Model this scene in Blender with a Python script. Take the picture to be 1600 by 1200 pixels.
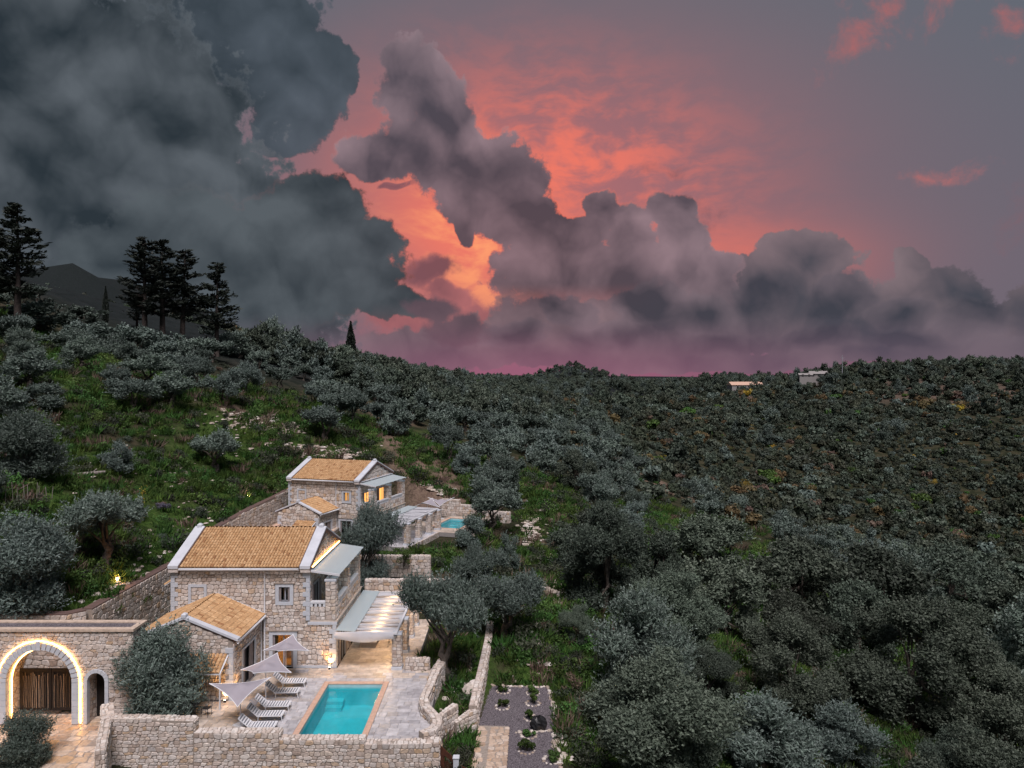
import bpy, math, random
import numpy as np
from mathutils import Vector, Matrix

for _o in list(bpy.data.objects):
    bpy.data.objects.remove(_o)
scene = bpy.context.scene
COL = scene.collection
R = math.radians
CAM_Z, F, HOR = 19.0, 1150.0, 588.0      # camera height, focal length in photo pixels, horizon row

# ------------------------------------------------------------------ camera
cam = bpy.data.cameras.new('camera')
cam.sensor_width = 36.0
cam.lens = 36.0 * F / 1600.0
cam.shift_y = (HOR - 600.0) / 1600.0
cam.clip_start = 0.5
cam.clip_end = 9000.0
cam_ob = bpy.data.objects.new('camera', cam)
cam_ob.location = (0, 0, CAM_Z)
cam_ob.rotation_euler = (R(90), 0, 0)
COL.objects.link(cam_ob)
scene.camera = cam_ob

# ------------------------------------------------------------------ sky
def lin(r, g, b):
    def f(c):
        c /= 255.0
        return c / 12.92 if c <= 0.04045 else ((c + 0.055) / 1.055) ** 2.4
    return (f(r), f(g), f(b))

world = bpy.data.worlds.new('World')
scene.world = world
world.use_nodes = True
WT = world.node_tree
WT.nodes.clear()

class S:
    """a node socket with arithmetic"""
    def __init__(s, k): s.k = k
    def __add__(a, b): return mth('ADD', a, b)
    def __radd__(a, b): return mth('ADD', b, a)
    def __sub__(a, b): return mth('SUBTRACT', a, b)
    def __rsub__(a, b): return mth('SUBTRACT', b, a)
    def __mul__(a, b): return mth('MULTIPLY', a, b)
    def __rmul__(a, b): return mth('MULTIPLY', b, a)
    def __truediv__(a, b): return mth('DIVIDE', a, b)

def _in(sock, v):
    if isinstance(v, S): WT.links.new(v.k, sock)
    else: sock.default_value = v
def mth(op, a, b=0.0, c=0.0, clamp=False):
    n = WT.nodes.new('ShaderNodeMath'); n.operation = op; n.use_clamp = clamp
    _in(n.inputs[0], a); _in(n.inputs[1], b); _in(n.inputs[2], c)
    return S(n.outputs[0])
def vmath(op, a, b=None, c=None, out=0):
    n = WT.nodes.new('ShaderNodeVectorMath'); n.operation = op
    _in(n.inputs[0], a)
    if b is not None: _in(n.inputs[1], b)
    if c is not None: _in(n.inputs[2], c)
    return S(n.outputs[out])
def sstep(x, a, b):
    n = WT.nodes.new('ShaderNodeMapRange'); n.interpolation_type = 'SMOOTHSTEP'
    _in(n.inputs[0], x); _in(n.inputs[1], a); _in(n.inputs[2], b)
    n.inputs[3].default_value = 0.0; n.inputs[4].default_value = 1.0
    return S(n.outputs[0])
def mixc(f, a, b, mode='MIX'):
    n = WT.nodes.new('ShaderNodeMix'); n.data_type = 'RGBA'; n.blend_type = mode
    _in(n.inputs[0], f)
    for i, v in ((6, a), (7, b)):
        if isinstance(v, S): WT.links.new(v.k, n.inputs[i])
        else: n.inputs[i].default_value = (*v, 1.0)
    return S(n.outputs[2])
def scalec(c, f): return vmath('SCALE', c) if False else _sc(c, f)
def _sc(c, f):
    n = WT.nodes.new('ShaderNodeVectorMath'); n.operation = 'SCALE'
    _in(n.inputs[0], c); _in(n.inputs[3], f)
    return S(n.outputs[0])
def noise(vec, scale, detail=4.0, rough=0.55, dist=0.0, color=False, dim='2D'):
    n = WT.nodes.new('ShaderNodeTexNoise'); n.noise_dimensions = dim
    _in(n.inputs['Vector'], vec); n.inputs['Scale'].default_value = scale
    n.inputs['Detail'].default_value = detail; n.inputs['Roughness'].default_value = rough
    n.inputs['Distortion'].default_value = dist
    return S(n.outputs['Color' if color else 'Fac'])
def vor(vec, scale, detail=2.0, rough=0.5):
    n = WT.nodes.new('ShaderNodeTexVoronoi'); n.feature = 'F1'; n.voronoi_dimensions = '2D'
    _in(n.inputs['Vector'], vec); n.inputs['Scale'].default_value = scale
    n.inputs['Detail'].default_value = detail; n.inputs['Roughness'].default_value = rough
    n.normalize = True
    return S(n.outputs['Distance'])
def ae(px, py):
    az = math.atan((px - 800) / F)
    return az, math.atan((HOR - py) / F * math.cos(az))
def gauss(px, py, rx, ry, rot=0.0, sharp=1.0):
    """soft elliptical patch of the heavens round a direction"""
    return mth('EXPONENT', mth('MULTIPLY', mth('POWER', rad(AE0, px, py, rx, ry, rot), 2.0), -sharp))
def rad(vec, px, py, rx, ry, rot=0.0):
    az, el = ae(px, py); k = math.cos(az)
    sx, sy = F / rx / (k * k), F / ry / k
    if rot == 0.0:
        m = vmath('MULTIPLY_ADD', vec, (sx, sy, 0.0), (-az * sx, -el * sy, 0.0))
    else:
        n = WT.nodes.new('ShaderNodeMapping'); n.vector_type = 'TEXTURE'
        _in(n.inputs[0], vec); n.inputs[1].default_value = (az, el, 0)
        n.inputs[2].default_value = (0, 0, rot); n.inputs[3].default_value = (1 / sx, 1 / sy, 1)
        m = S(n.outputs[0]); m = vmath('MULTIPLY', m, (1, 1, 0))
    return vmath('LENGTH', m, out=1)

tc = WT.nodes.new('ShaderNodeTexCoord')
DIR = S(tc.outputs['Generated'])
sx_ = WT.nodes.new('ShaderNodeSeparateXYZ'); WT.links.new(DIR.k, sx_.inputs[0])
dx, dy, dz = (S(sx_.outputs[i]) for i in range(3))
hyp = mth('SQRT', dx * dx + dy * dy)
AZ, EL = mth('ARCTAN2', dx, dy), mth('ARCTAN2', dz, hyp)
cb = WT.nodes.new('ShaderNodeCombineXYZ'); _in(cb.inputs[0], AZ); _in(cb.inputs[1], EL)
AE0 = S(cb.outputs[0])

# billows: one fractal cell field shapes the edges of the clouds and shades their lumps
wc = noise(AE0, 7.0, 3.0, 0.55, color=True)
wv = vmath('SUBTRACT', wc, (0.5, 0.5, 0.5))
AE1 = vmath('MULTIPLY_ADD', wv, (0.075, 0.075, 0.0), AE0)
DIRW = vmath('MULTIPLY_ADD', wv, (0.05, 0.05, 0.0), AE0)
LIGHT = (0.006, 0.020, 0.0)
puff = vor(DIRW, 8.0, 4.0, 0.60)
puff_b = vor(vmath('ADD', DIRW, LIGHT), 8.0, 1.0, 0.45)
puff_a = vor(DIRW, 8.0, 1.0, 0.45)
fine = noise(AE0, 44.0, 4.0, 0.62)
soft = noise(DIRW, 9.0, 4.0, 0.55)
relief = (puff_b - puff_a) * 1.9 + (0.38 - puff) * 1.15 + (soft - 0.5) * 0.9
mott = noise(DIR, 3.0, 2.0, 0.45, dim='3D')

def bank(blobs, k=0.22, lump=0.95, fuzz=0.60, lo=0.0, hi=0.13, mid=0.40):
    acc = None
    for b in blobs:
        d = 1.0 - rad(AE1, *b)
        acc = d if acc is None else mth('SMOOTH_MAX', acc, d, k)
    dens = acc + (mid - puff) * lump + (fine - 0.5) * fuzz
    return sstep(dens, lo, hi), dens, acc

# clear air behind the clouds: slate grey, salmon round the sunken sun, mauve at the horizon
skyc = mixc(sstep(EL, -0.05, 0.5), lin(112, 102, 114), lin(96, 105, 116))
streak = noise(vmath('MULTIPLY', DIRW, (11.0, 26.0, 0.0)), 1.0, 4.0, 0.62)
glow = mth('ADD', mth('MULTIPLY', gauss(905, 250, 200, 100, -0.25), sstep(streak, 0.34, 0.68)),
           mth('ADD', mth('MULTIPLY', gauss(1120, 420, 190, 62), 0.72), mth('MULTIPLY', gauss(725, 370, 170, 115, -0.5), 1.05)))
skyc = mixc(mth('MULTIPLY', gauss(850, 290, 380, 210), 0.68), skyc, lin(188, 110, 112))
skyc = mixc(mth('MULTIPLY', glow, 0.9, clamp=True), skyc, lin(240, 122, 103))
skyc = mixc(mth('MULTIPLY', gauss(735, 390, 130, 75, -0.9), sstep(streak, 0.36, 0.72), clamp=True), skyc, lin(255, 160, 112))
hz = mth('MULTIPLY', mth('SUBTRACT', 1.0, sstep(EL, 0.0, 0.05)), sstep(dy, 0.2, 0.9))
skyc = mixc(hz, skyc, lin(146, 88, 110))
# small torn lit clouds high on the right and a wisp
tear = noise(DIRW, 30.0, 5.0, 0.65)
def torn(blobs, t=1.9): 
    acc = None
    for b in blobs:
        d = 1.0 - rad(AE1, *b)
        acc = d if acc is None else mth('SMOOTH_MAX', acc, d, 0.3)
    return sstep(acc + (tear - 0.5) * 3.0, 0.0, t)
skyc = mixc(mth('MULTIPLY', torn([(1372, 22, 60, 50), (1335, 66, 70, 26, 0.5), (1575, 50, 34, 46, -0.5), (1480, 10, 60, 20)]), 0.7), skyc, lin(190, 104, 100))
skyc = mixc(mth('MULTIPLY', torn([(1512, 258, 84, 20, 0.2), (1470, 270, 50, 12)]), 0.7), skyc, lin(206, 112, 104))
skyc = mixc(mth('MULTIPLY', torn([(1610, 330, 70, 46, 0.5)]), 0.35), skyc, lin(150, 90, 92))
skyc = mixc(mth('MULTIPLY', torn([(1116, 335, 34, 26), (1110, 372, 26, 26), (1062, 262, 60, 14, -0.2)]), 0.6), skyc, lin(110, 84, 92))

warm = gauss(800, 395, 290, 170)                # how near a cloud is to the glow
hot = gauss(790, 330, 215, 120)

def paint(under, m_d, dark, light, warmcol, rimamt, wamt=0.6, relk=1.0, edge=0.0, fade=None, deep=0.30):
    m, d, acc = m_d
    t = mth('ADD', 0.46 + relief * relk, (mott - 0.5) * 1.3 - mth('MAXIMUM', acc, 0.0) * deep, clamp=True)
    body = mixc(t, dark, light)
    body = mixc(mth('MULTIPLY', warm, wamt, clamp=True), body, mixc(t, tuple(c * 0.5 for c in warmcol), tuple(c * 1.3 for c in warmcol)))
    near = mth('SUBTRACT', 1.0, sstep(d, 0.02, 0.20))
    if edge: body = mixc(near * edge, body, tuple(min(1, c * 1.35) for c in light))
    rim = mth('MULTIPLY', near, mth('MULTIPLY', hot, rimamt), clamp=True)
    if fade is not None:
        fd = sstep(EL, ae(800, fade[0])[1], ae(800, fade[1])[1])
        m = m * fd; rim = rim * fd
    body = mixc(rim, body, lin(255, 120, 92))
    return mixc(m, under, body)

cl = skyc
# pale pink cloud deep in the gap
cl = paint(cl, bank([(668, 432, 62, 24, 0.3), (705, 462, 46, 22, -0.3), (660, 505, 90, 42), (760, 505, 80, 36), (622, 286, 34, 9)], hi=0.45),
           lin(128, 88, 98), lin(196, 116, 114), lin(170, 104, 106), 0.3, 0.6)
# low bank along the horizon
low = bank([(1000, 510, 250, 62), (760, 550, 260, 34), (1150, 490, 90, 56), (1264, 416, 66, 48), (1222, 470, 100, 56),
            (1330, 510, 150, 62), (1452, 456, 80, 44), (1412, 410, 30, 28), (1430, 510, 130, 60), (1580, 510, 150, 60),
            (1800, 480, 200, 70), (900, 562, 420, 18), (1300, 560, 420, 20), (1128, 465, 56, 36)])
cl = paint(cl, low, lin(70, 72, 82), lin(128, 112, 118), lin(138, 102, 108), 0.5, 0.5)
# towering heads over the bank
head = bank([(636, 138, 62, 58), (690, 184, 62, 66), (600, 236, 74, 36), (650, 225, 70, 45), (720, 252, 100, 58), (794, 276, 48, 40),
             (748, 318, 62, 44), (722, 350, 20, 32), (806, 345, 56, 38), (870, 372, 80, 46), (938, 326, 42, 44), (976, 362, 46, 56), (900, 425, 132, 60),
             (1054, 338, 42, 40), (1080, 324, 30, 26), (1064, 405, 54, 88), (1092, 470, 66, 66), (990, 450, 96, 60),
             (880, 490, 110, 50)], k=0.16)
cl = paint(cl, head, lin(76, 72, 82), lin(146, 126, 134), lin(138, 102, 108), 1.0, 0.45, fade=(520, 440), edge=0.12)
# smaller cumuli in front of the bank
low2 = bank([(1190, 476, 50, 34), (1310, 474, 62, 36), (1402, 492, 60, 32), (1506, 486, 60, 38), (1016, 476, 56, 34), (1100, 500, 60, 30), (884, 478, 54, 30), (958, 522, 80, 26),
             (1130, 530, 80, 22), (806, 524, 66, 22), (1260, 528, 86, 24), (1440, 536, 80, 20), (1570, 532, 80, 26)], k=0.12, hi=0.34)
cl = paint(cl, low2, lin(64, 66, 76), lin(118, 106, 114), lin(124, 94, 102), 0.1, 0.45, 1.2, fade=(585, 520), deep=0.55)
# the near dark mass on the left
west2 = bank([(380, 50, 120, 100), (452, 140, 74, 78), (500, 110, 40, 36), (340, 0, 150, 110), (440, 215, 38, 22), (470, 195, 36, 26)], k=0.2)
cl = paint(cl, west2, lin(46, 56, 64), lin(84, 93, 103), lin(110, 86, 96), 0.7, 0.3, 1.0)
west = bank([(20, 250, 400, 330), (-300, 250, 500, 420), (330, 330, 150, 130), (290, 195, 108, 110), (250, 480, 330, 110)])
cl = paint(cl, west, lin(44, 53, 60), lin(92, 99, 106), lin(112, 90, 98), 0.3, 0.1, 1.2, edge=0.35)
west3 = bank([(512, 352, 92, 78), (576, 388, 46, 46), (450, 400, 150, 100), (550, 440, 92, 48), (500, 300, 52, 32), (628, 482, 62, 24), (300, 430, 200, 120)], k=0.2)
cl = paint(cl, west3, lin(42, 51, 58), lin(88, 96, 102), lin(92, 78, 86), 0.7, 0.2, 1.0, fade=(620, 470))
west4 = bank([(728, 516, 62, 26), (678, 486, 46, 20)], hi=0.5)
cl = paint(cl, west4, lin(66, 64, 74), lin(108, 88, 96), lin(116, 84, 94), 0.0, 0.3)
# haze of the horizon in front of the far clouds
cl = mixc(mth('MULTIPLY', mth('SUBTRACT', 1.0, sstep(EL, 0.0, 0.085)), 0.6), cl, mixc(gauss(820, 580, 420, 260), lin(90, 84, 100), lin(156, 98, 122)))
# overcast dome elsewhere (overhead and behind), the same slate cloud
dome = mixc(sstep(mott, 0.3, 0.7), lin(84, 94, 104), lin(112, 118, 126))
cl = mixc(mth('MAXIMUM', sstep(EL, 0.62, 0.95), sstep(dy, 0.45, 0.0)), cl, dome)
bgn = WT.nodes.new('ShaderNodeBackground'); WT.links.new(cl.k, bgn.inputs[0]); bgn.inputs[1].default_value = 0.5
wo = WT.nodes.new('ShaderNodeOutputWorld'); WT.links.new(bgn.outputs[0], wo.inputs[0])
world.cycles.sampling_method = 'MANUAL'
world.cycles.sample_map_resolution = 512

# ------------------------------------------------------------------ soft dusk light
sun = bpy.data.lights.new('sun', 'SUN')
sun.energy = 1.95
sun.angle = R(26)
sun.color = (1.0, 0.91, 0.92)
sun_ob = bpy.data.objects.new('sun', sun)
sun_ob.rotation_euler = Vector((-0.10, 0.50, -0.86)).to_track_quat('-Z', 'Y').to_euler()
COL.objects.link(sun_ob)

vs = scene.view_settings
vs.view_transform = 'Standard'
vs.look = 'None'
vs.exposure = 1.0
vs.gamma = 1.0
scene.cycles.use_denoising = True
scene.cycles.use_adaptive_sampling = True
scene.cycles.adaptive_threshold = 0.015
scene.cycles.max_bounces = 6
scene.cycles.diffuse_bounces = 3
scene.cycles.glossy_bounces = 3
scene.cycles.transparent_max_bounces = 8
scene.cycles.sample_clamp_indirect = 6.0

# ------------------------------------------------------------------ helpers
rng = random.Random(7)
nrg = np.random.default_rng(11)

def tag(o, label=None, cat=None, group=None, kind=None):
    if label: o['label'] = label
    if cat: o['category'] = cat
    if group: o['group'] = group
    if kind: o['kind'] = kind
    return o
def empty(name, loc=(0, 0, 0), rz=0.0, label=None, cat=None, group=None, kind=None):
    o = bpy.data.objects.new(name, None)
    o.empty_display_size = 0.3
    o.location = loc; o.rotation_euler = (0, 0, rz)
    COL.objects.link(o)
    return tag(o, label, cat, group, kind)
def link(name, me, parent=None):
    o = bpy.data.objects.new(name, me); COL.objects.link(o)
    if parent is not None: o.parent = parent
    return o
def hide_free(o): return o

class MB:
    def __init__(s): s.v = []; s.f = []; s.t = []
    def add(s, vs, fs, tint=0.5):
        b = len(s.v); s.v += [tuple(map(float, p)) for p in vs]; s.f += [tuple(b + i for i in f) for f in fs]; s.t += [tint] * len(vs)
        return s
    def box(s, x0, x1, y0, y1, z0, z1, tint=0.5):
        vs = [(x0, y0, z0), (x1, y0, z0), (x1, y1, z0), (x0, y1, z0), (x0, y0, z1), (x1, y0, z1), (x1, y1, z1), (x0, y1, z1)]
        return s.add(vs, [(3, 2, 1, 0), (4, 5, 6, 7), (0, 1, 5, 4), (1, 2, 6, 5), (2, 3, 7, 6), (3, 0, 4, 7)], tint)
    def cbox(s, x0, x1, y0, y1, z0, z1, c=0.02, tint=0.5):
        """box with a chamfered top edge"""
        vs = [(x0, y0, z0), (x1, y0, z0), (x1, y1, z0), (x0, y1, z0), (x0, y0, z1 - c), (x1, y0, z1 - c), (x1, y1, z1 - c), (x0, y1, z1 - c),
              (x0 + c, y0 + c, z1), (x1 - c, y0 + c, z1), (x1 - c, y1 - c, z1), (x0 + c, y1 - c, z1)]
        return s.add(vs, [(3, 2, 1, 0), (0, 1, 5, 4), (1, 2, 6, 5), (2, 3, 7, 6), (3, 0, 4, 7),
                          (4, 5, 9, 8), (5, 6, 10, 9), (6, 7, 11, 10), (7, 4, 8, 11), (8, 9, 10, 11)], tint)
    def prism(s, poly, axis, a, b, tint=0.5):
        """polygon (2D) extruded along an axis from a to b"""
        n = len(poly)
        def P(p, w): return {'x': (w, p[0], p[1]), 'y': (p[0], w, p[1]), 'z': (p[0], p[1], w)}[axis]
        vs = [P(p, a) for p in poly] + [P(p, b) for p in poly]
        fs = [tuple(range(n))[::-1], tuple(range(n, 2 * n))] + [(i, (i + 1) % n, n + (i + 1) % n, n + i) for i in range(n)]
        return s.add(vs, fs, tint)
    def tube(s, pts, rad, n=7, tint=0.5, cap=True):
        pts = [Vector(p) for p in pts]
        if not isinstance(rad, (list, tuple)): rad = [rad] * len(pts)
        vs = []
        up = Vector((0.13, 0.21, 0.97))
        for i, p in enumerate(pts):
            d = (pts[min(i + 1, len(pts) - 1)] - pts[max(i - 1, 0)]).normalized()
            a = d.cross(up if abs(d.dot(up)) < 0.95 else Vector((1, 0, 0))).normalized(); b = d.cross(a)
            for k in range(n):
                t = 2 * math.pi * k / n
                vs.append(p + (a * math.cos(t) + b * math.sin(t)) * rad[i])
        fs = []
        for i in range(len(pts) - 1):
            for k in range(n):
                fs.append((i * n + k, i * n + (k + 1) % n, (i + 1) * n + (k + 1) % n, (i + 1) * n + k))
        if cap: fs += [tuple(range(n)), tuple(range((len(pts) - 1) * n, len(pts) * n))[::-1]]
        return s.add(vs, fs, tint)
    def mesh(s, name, mat, smooth=False):
        me = bpy.data.meshes.new(name)
        me.from_pydata(s.v, [], s.f)
        at = me.attributes.new('tint', 'FLOAT', 'POINT'); at.data.foreach_set('value', np.array(s.t, dtype=np.float32))
        if mat: me.materials.append(mat)
        if smooth: me.polygons.foreach_set('use_smooth', [True] * len(me.polygons))
        return me
    def build(s, name, mat, parent=None, smooth=False, kind=None, label=None):
        o = link(name, s.mesh(name, mat, smooth), parent)
        if kind: o['kind'] = kind
        if label: o['label'] = label
        return o

# ------------------------------------------------------------------ materials
def new_mat(name):
    m = bpy.data.materials.new(name); m.use_nodes = True
    nt = m.node_tree; nt.nodes.clear()
    out = nt.nodes.new('ShaderNodeOutputMaterial')
    return m, nt, out
def ramp(nt, stops):
    r = nt.nodes.new('ShaderNodeValToRGB'); e = r.color_ramp.elements
    while len(e) < len(stops): e.new(0.5)
    for k, (p, c) in zip(e, stops): k.position = p; k.color = (*c, 1)
    return r
def mat_pbr(name, stops, scale=3.0, rough=0.8, bump=0.2, attr=0.0, spec=0.3, detail=5.0, metallic=0.0, bscale=None, coord='Object', bdist=0.02, var=0.25):
    """colour from a ramp fed by noise and by each piece's own tint; fine bump"""
    m, nt, out = new_mat(name); N = nt.nodes; L = nt.links
    b = N.new('ShaderNodeBsdfPrincipled'); L.new(b.outputs[0], out.inputs[0])
    b.inputs['Roughness'].default_value = rough; b.inputs['Metallic'].default_value = metallic
    b.inputs['Specular IOR Level'].default_value = spec
    tcn = N.new('ShaderNodeTexCoord')
    no = N.new('ShaderNodeTexNoise'); no.inputs['Scale'].default_value = scale; no.inputs['Detail'].default_value = detail
    L.new(tcn.outputs[coord], no.inputs['Vector'])
    r = ramp(nt, stops)
    if attr > 0:
        a = N.new('ShaderNodeAttribute'); a.attribute_name = 'tint'
        L.new(a.outputs['Fac'], r.inputs[0])
        mr = N.new('ShaderNodeMapRange'); mr.inputs[1].default_value = 0.3; mr.inputs[2].default_value = 0.7
        mr.inputs[3].default_value = 1 - var; mr.inputs[4].default_value = 1 + var * 0.7
        L.new(no.outputs['Fac'], mr.inputs[0])
        sc = N.new('ShaderNodeVectorMath'); sc.operation = 'SCALE'
        L.new(r.outputs[0], sc.inputs[0]); L.new(mr.outputs[0], sc.inputs[3]); L.new(sc.outputs[0], b.inputs['Base Color'])
    else:
        L.new(no.outputs['Fac'], r.inputs[0]); L.new(r.outputs[0], b.inputs['Base Color'])
    if bump:
        n2 = N.new('ShaderNodeTexNoise'); n2.inputs['Scale'].default_value = bscale or scale * 4; n2.inputs['Detail'].default_value = 4
        L.new(tcn.outputs[coord], n2.inputs['Vector'])
        bp = N.new('ShaderNodeBump'); bp.inputs['Strength'].default_value = bump; bp.inputs['Distance'].default_value = bdist
        L.new(n2.outputs['Fac'], bp.inputs['Height']); L.new(bp.outputs[0], b.inputs['Normal'])
    return m
def two(c, d=0.2): return [(0.3, tuple(x * (1 - d) for x in c)), (0.7, tuple(min(1, x * (1 + d)) for x in c))]
def mat_emit(name, col, strength):
    m, nt, out = new_mat(name)
    e = nt.nodes.new('ShaderNodeEmission'); e.inputs[0].default_value = (*col, 1); e.inputs[1].default_value = strength
    nt.links.new(e.outputs[0], out.inputs[0]); return m
def mat_leaf(name, dark, light, back, rough=0.6, trans=0.25, objvar=0.3):
    """leaves: tint per leaf, paler underside, a little light let through, each tree a bit different"""
    m, nt, out = new_mat(name); N = nt.nodes; L = nt.links
    a = N.new('ShaderNodeAttribute'); a.attribute_name = 'tint'
    r = ramp(nt, [(0.0, dark), (1.0, light)]); L.new(a.outputs['Fac'], r.inputs[0])
    g = N.new('ShaderNodeNewGeometry')
    mx = N.new('ShaderNodeMix'); mx.data_type = 'RGBA'; mx.inputs[7].default_value = (*back, 1)
    mf = N.new('ShaderNodeMath'); mf.operation = 'MULTIPLY'; mf.inputs[1].default_value = 0.6
    L.new(g.outputs['Backfacing'], mf.inputs[0]); L.new(mf.outputs[0], mx.inputs[0]); L.new(r.outputs[0], mx.inputs[6])
    oi = N.new('ShaderNodeObjectInfo')
    mr = N.new('ShaderNodeMapRange'); mr.inputs[3].default_value = 1 - objvar; mr.inputs[4].default_value = 1 + objvar
    L.new(oi.outputs['Random'], mr.inputs[0])
    sc = N.new('ShaderNodeVectorMath'); sc.operation = 'SCALE'; L.new(mx.outputs[2], sc.inputs[0]); L.new(mr.outputs[0], sc.inputs[3])
    hs = N.new('ShaderNodeHueSaturation')
    m2 = N.new('ShaderNodeMath'); m2.operation = 'FRACT'; m3 = N.new('ShaderNodeMath'); m3.operation = 'MULTIPLY'; m3.inputs[1].default_value = 7.31
    L.new(oi.outputs['Random'], m3.inputs[0]); L.new(m3.outputs[0], m2.inputs[0])
    m4 = N.new('ShaderNodeMapRange'); m4.inputs[3].default_value = 0.5 - 0.025 * objvar / 0.3; m4.inputs[4].default_value = 0.5 + 0.03 * objvar / 0.3
    L.new(m2.outputs[0], m4.inputs[0]); L.new(m4.outputs[0], hs.inputs['Hue']); L.new(sc.outputs[0], hs.inputs['Color'])
    b = N.new('ShaderNodeBsdfPrincipled'); b.inputs['Roughness'].default_value = rough; b.inputs['Specular IOR Level'].default_value = 0.25
    L.new(hs.outputs[0], b.inputs['Base Color'])
    tr = N.new('ShaderNodeBsdfTranslucent'); L.new(hs.outputs[0], tr.inputs[0])
    ms = N.new('ShaderNodeMixShader'); ms.inputs[0].default_value = trans
    L.new(b.outputs[0], ms.inputs[1]); L.new(tr.outputs[0], ms.inputs[2]); L.new(ms.outputs[0], out.inputs[0])
    return m
def mat_clear(name, tint, gloss_rough=0.03, milky=0.0, milk=(0.8, 0.85, 0.85), ior=1.45, trans_extra=None):
    """thin glass or water: clear tint, fresnel gloss, some milkiness"""
    m, nt, out = new_mat(name); N = nt.nodes; L = nt.links
    t = N.new('ShaderNodeBsdfTransparent'); t.inputs[0].default_value = (*tint, 1)
    g = N.new('ShaderNodeBsdfGlossy'); g.inputs['Roughness'].default_value = gloss_rough
    if milky > 0:
        lw_ = N.new('ShaderNodeLayerWeight'); lw_.inputs[0].default_value = 0.25
        fr = N.new('ShaderNodeMath'); fr.operation = 'MULTIPLY'; fr.inputs[1].default_value = 0.22; L.new(lw_.outputs['Facing'], fr.inputs[0])
    else: fr = N.new('ShaderNodeFresnel'); fr.inputs[0].default_value = ior
    d = N.new('ShaderNodeBsdfDiffuse'); d.inputs[0].default_value = (*milk, 1)
    m1 = N.new('ShaderNodeMixShader'); m1.inputs[0].default_value = milky
    L.new(t.outputs[0], m1.inputs[1]); L.new(d.outputs[0], m1.inputs[2])
    m2 = N.new('ShaderNodeMixShader'); L.new(fr.outputs[0], m2.inputs[0]); L.new(m1.outputs[0], m2.inputs[1]); L.new(g.outputs[0], m2.inputs[2])
    L.new(m2.outputs[0], out.inputs[0])
    if trans_extra:
        tcn = N.new('ShaderNodeTexCoord'); n2 = N.new('ShaderNodeTexNoise'); n2.inputs['Scale'].default_value = trans_extra
        L.new(tcn.outputs['Object'], n2.inputs['Vector'])
        bp = N.new('ShaderNodeBump'); bp.inputs['Strength'].default_value = 0.25; bp.inputs['Distance'].default_value = 0.03
        L.new(n2.outputs['Fac'], bp.inputs['Height']); L.new(bp.outputs[0], g.inputs['Normal']); L.new(bp.outputs[0], fr.inputs['Normal'])
    return m

STONE_RAMP = [(0.0, (0.37, 0.295, 0.25)), (0.12, (0.52, 0.435, 0.38)), (0.35, (0.62, 0.545, 0.49)), (0.6, (0.56, 0.51, 0.48)),
              (0.8, (0.68, 0.63, 0.585)), (0.93, (0.50, 0.355, 0.235)), (1.0, (0.42, 0.39, 0.375))]
M = {}
M['stone'] = mat_pbr('rubble_stone', STONE_RAMP, 6, 0.9, 0.55, attr=1, bscale=22, bdist=0.03)
M['mortar'] = mat_pbr('mortar', [(0.3, (0.25, 0.21, 0.18)), (0.7, (0.36, 0.31, 0.27))], 5, 0.95, 0.4)
def rubble_mat(name, sc, k=1.0):
    m, nt, out = new_mat(name); N = nt.nodes; L = nt.links
    b = N.new('ShaderNodeBsdfPrincipled'); b.inputs['Roughness'].default_value = 0.9; L.new(b.outputs[0], out.inputs[0])
    tcn = N.new('ShaderNodeTexCoord'); mp = N.new('ShaderNodeMapping'); mp.inputs[3].default_value = (1, 1, 1.5)
    L.new(tcn.outputs['Object'], mp.inputs[0])
    v = N.new('ShaderNodeTexVoronoi'); v.inputs['Scale'].default_value = sc; L.new(mp.outputs[0], v.inputs['Vector'])
    v2 = N.new('ShaderNodeTexVoronoi'); v2.feature = 'DISTANCE_TO_EDGE'; v2.inputs['Scale'].default_value = sc; L.new(mp.outputs[0], v2.inputs['Vector'])
    r = ramp(nt, [(p, tuple(c * k for c in col)) for p, col in STONE_RAMP]); sep = N.new('ShaderNodeSeparateColor'); L.new(v.outputs['Color'], sep.inputs[0]); L.new(sep.outputs[0], r.inputs[0])
    mr = N.new('ShaderNodeMapRange'); mr.inputs[1].default_value = 0.01; mr.inputs[2].default_value = 0.07; L.new(v2.outputs['Distance'], mr.inputs[0])
    mx = N.new('ShaderNodeMix'); mx.data_type = 'RGBA'; mx.inputs[6].default_value = (0.2 * k, 0.165 * k, 0.14 * k, 1)
    L.new(mr.outputs[0], mx.inputs[0]); L.new(r.outputs[0], mx.inputs[7]); L.new(mx.outputs[2], b.inputs['Base Color'])
    bp = N.new('ShaderNodeBump'); bp.inputs['Strength'].default_value = 0.8; bp.inputs['Distance'].default_value = 0.04
    L.new(mr.outputs[0], bp.inputs['Height']); L.new(bp.outputs[0], b.inputs['Normal'])
    return m
M['rubble'] = rubble_mat('rubble_far', 3.2)
M['white'] = mat_pbr('white_render', two((0.60, 0.61, 0.64), 0.06), 2, 0.7, 0.1)
M['trim'] = mat_pbr('pale_blue_trim', two((0.50, 0.53, 0.58), 0.08), 3, 0.75, 0.1)
M['coping'] = mat_pbr('grey_white_coping', two((0.55, 0.57, 0.62), 0.10), 1.5, 0.75, 0.15)
M['dark_edge'] = mat_pbr('umber_edge', two((0.13, 0.085, 0.075), 0.2), 4, 0.8, 0.1)
M['tile'] = mat_pbr('clay_tile', [(0.0, (0.30, 0.15, 0.07)), (0.25, (0.42, 0.245, 0.12)), (0.6, (0.50, 0.305, 0.155)), (0.9, (0.58, 0.38, 0.21)), (1.0, (0.45, 0.25, 0.12))], 7, 0.85, 0.3, attr=1)
M['felt'] = mat_pbr('ochre_roof_slabs', two((0.52, 0.31, 0.14), 0.15), 5, 0.9, 0.3)
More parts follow.
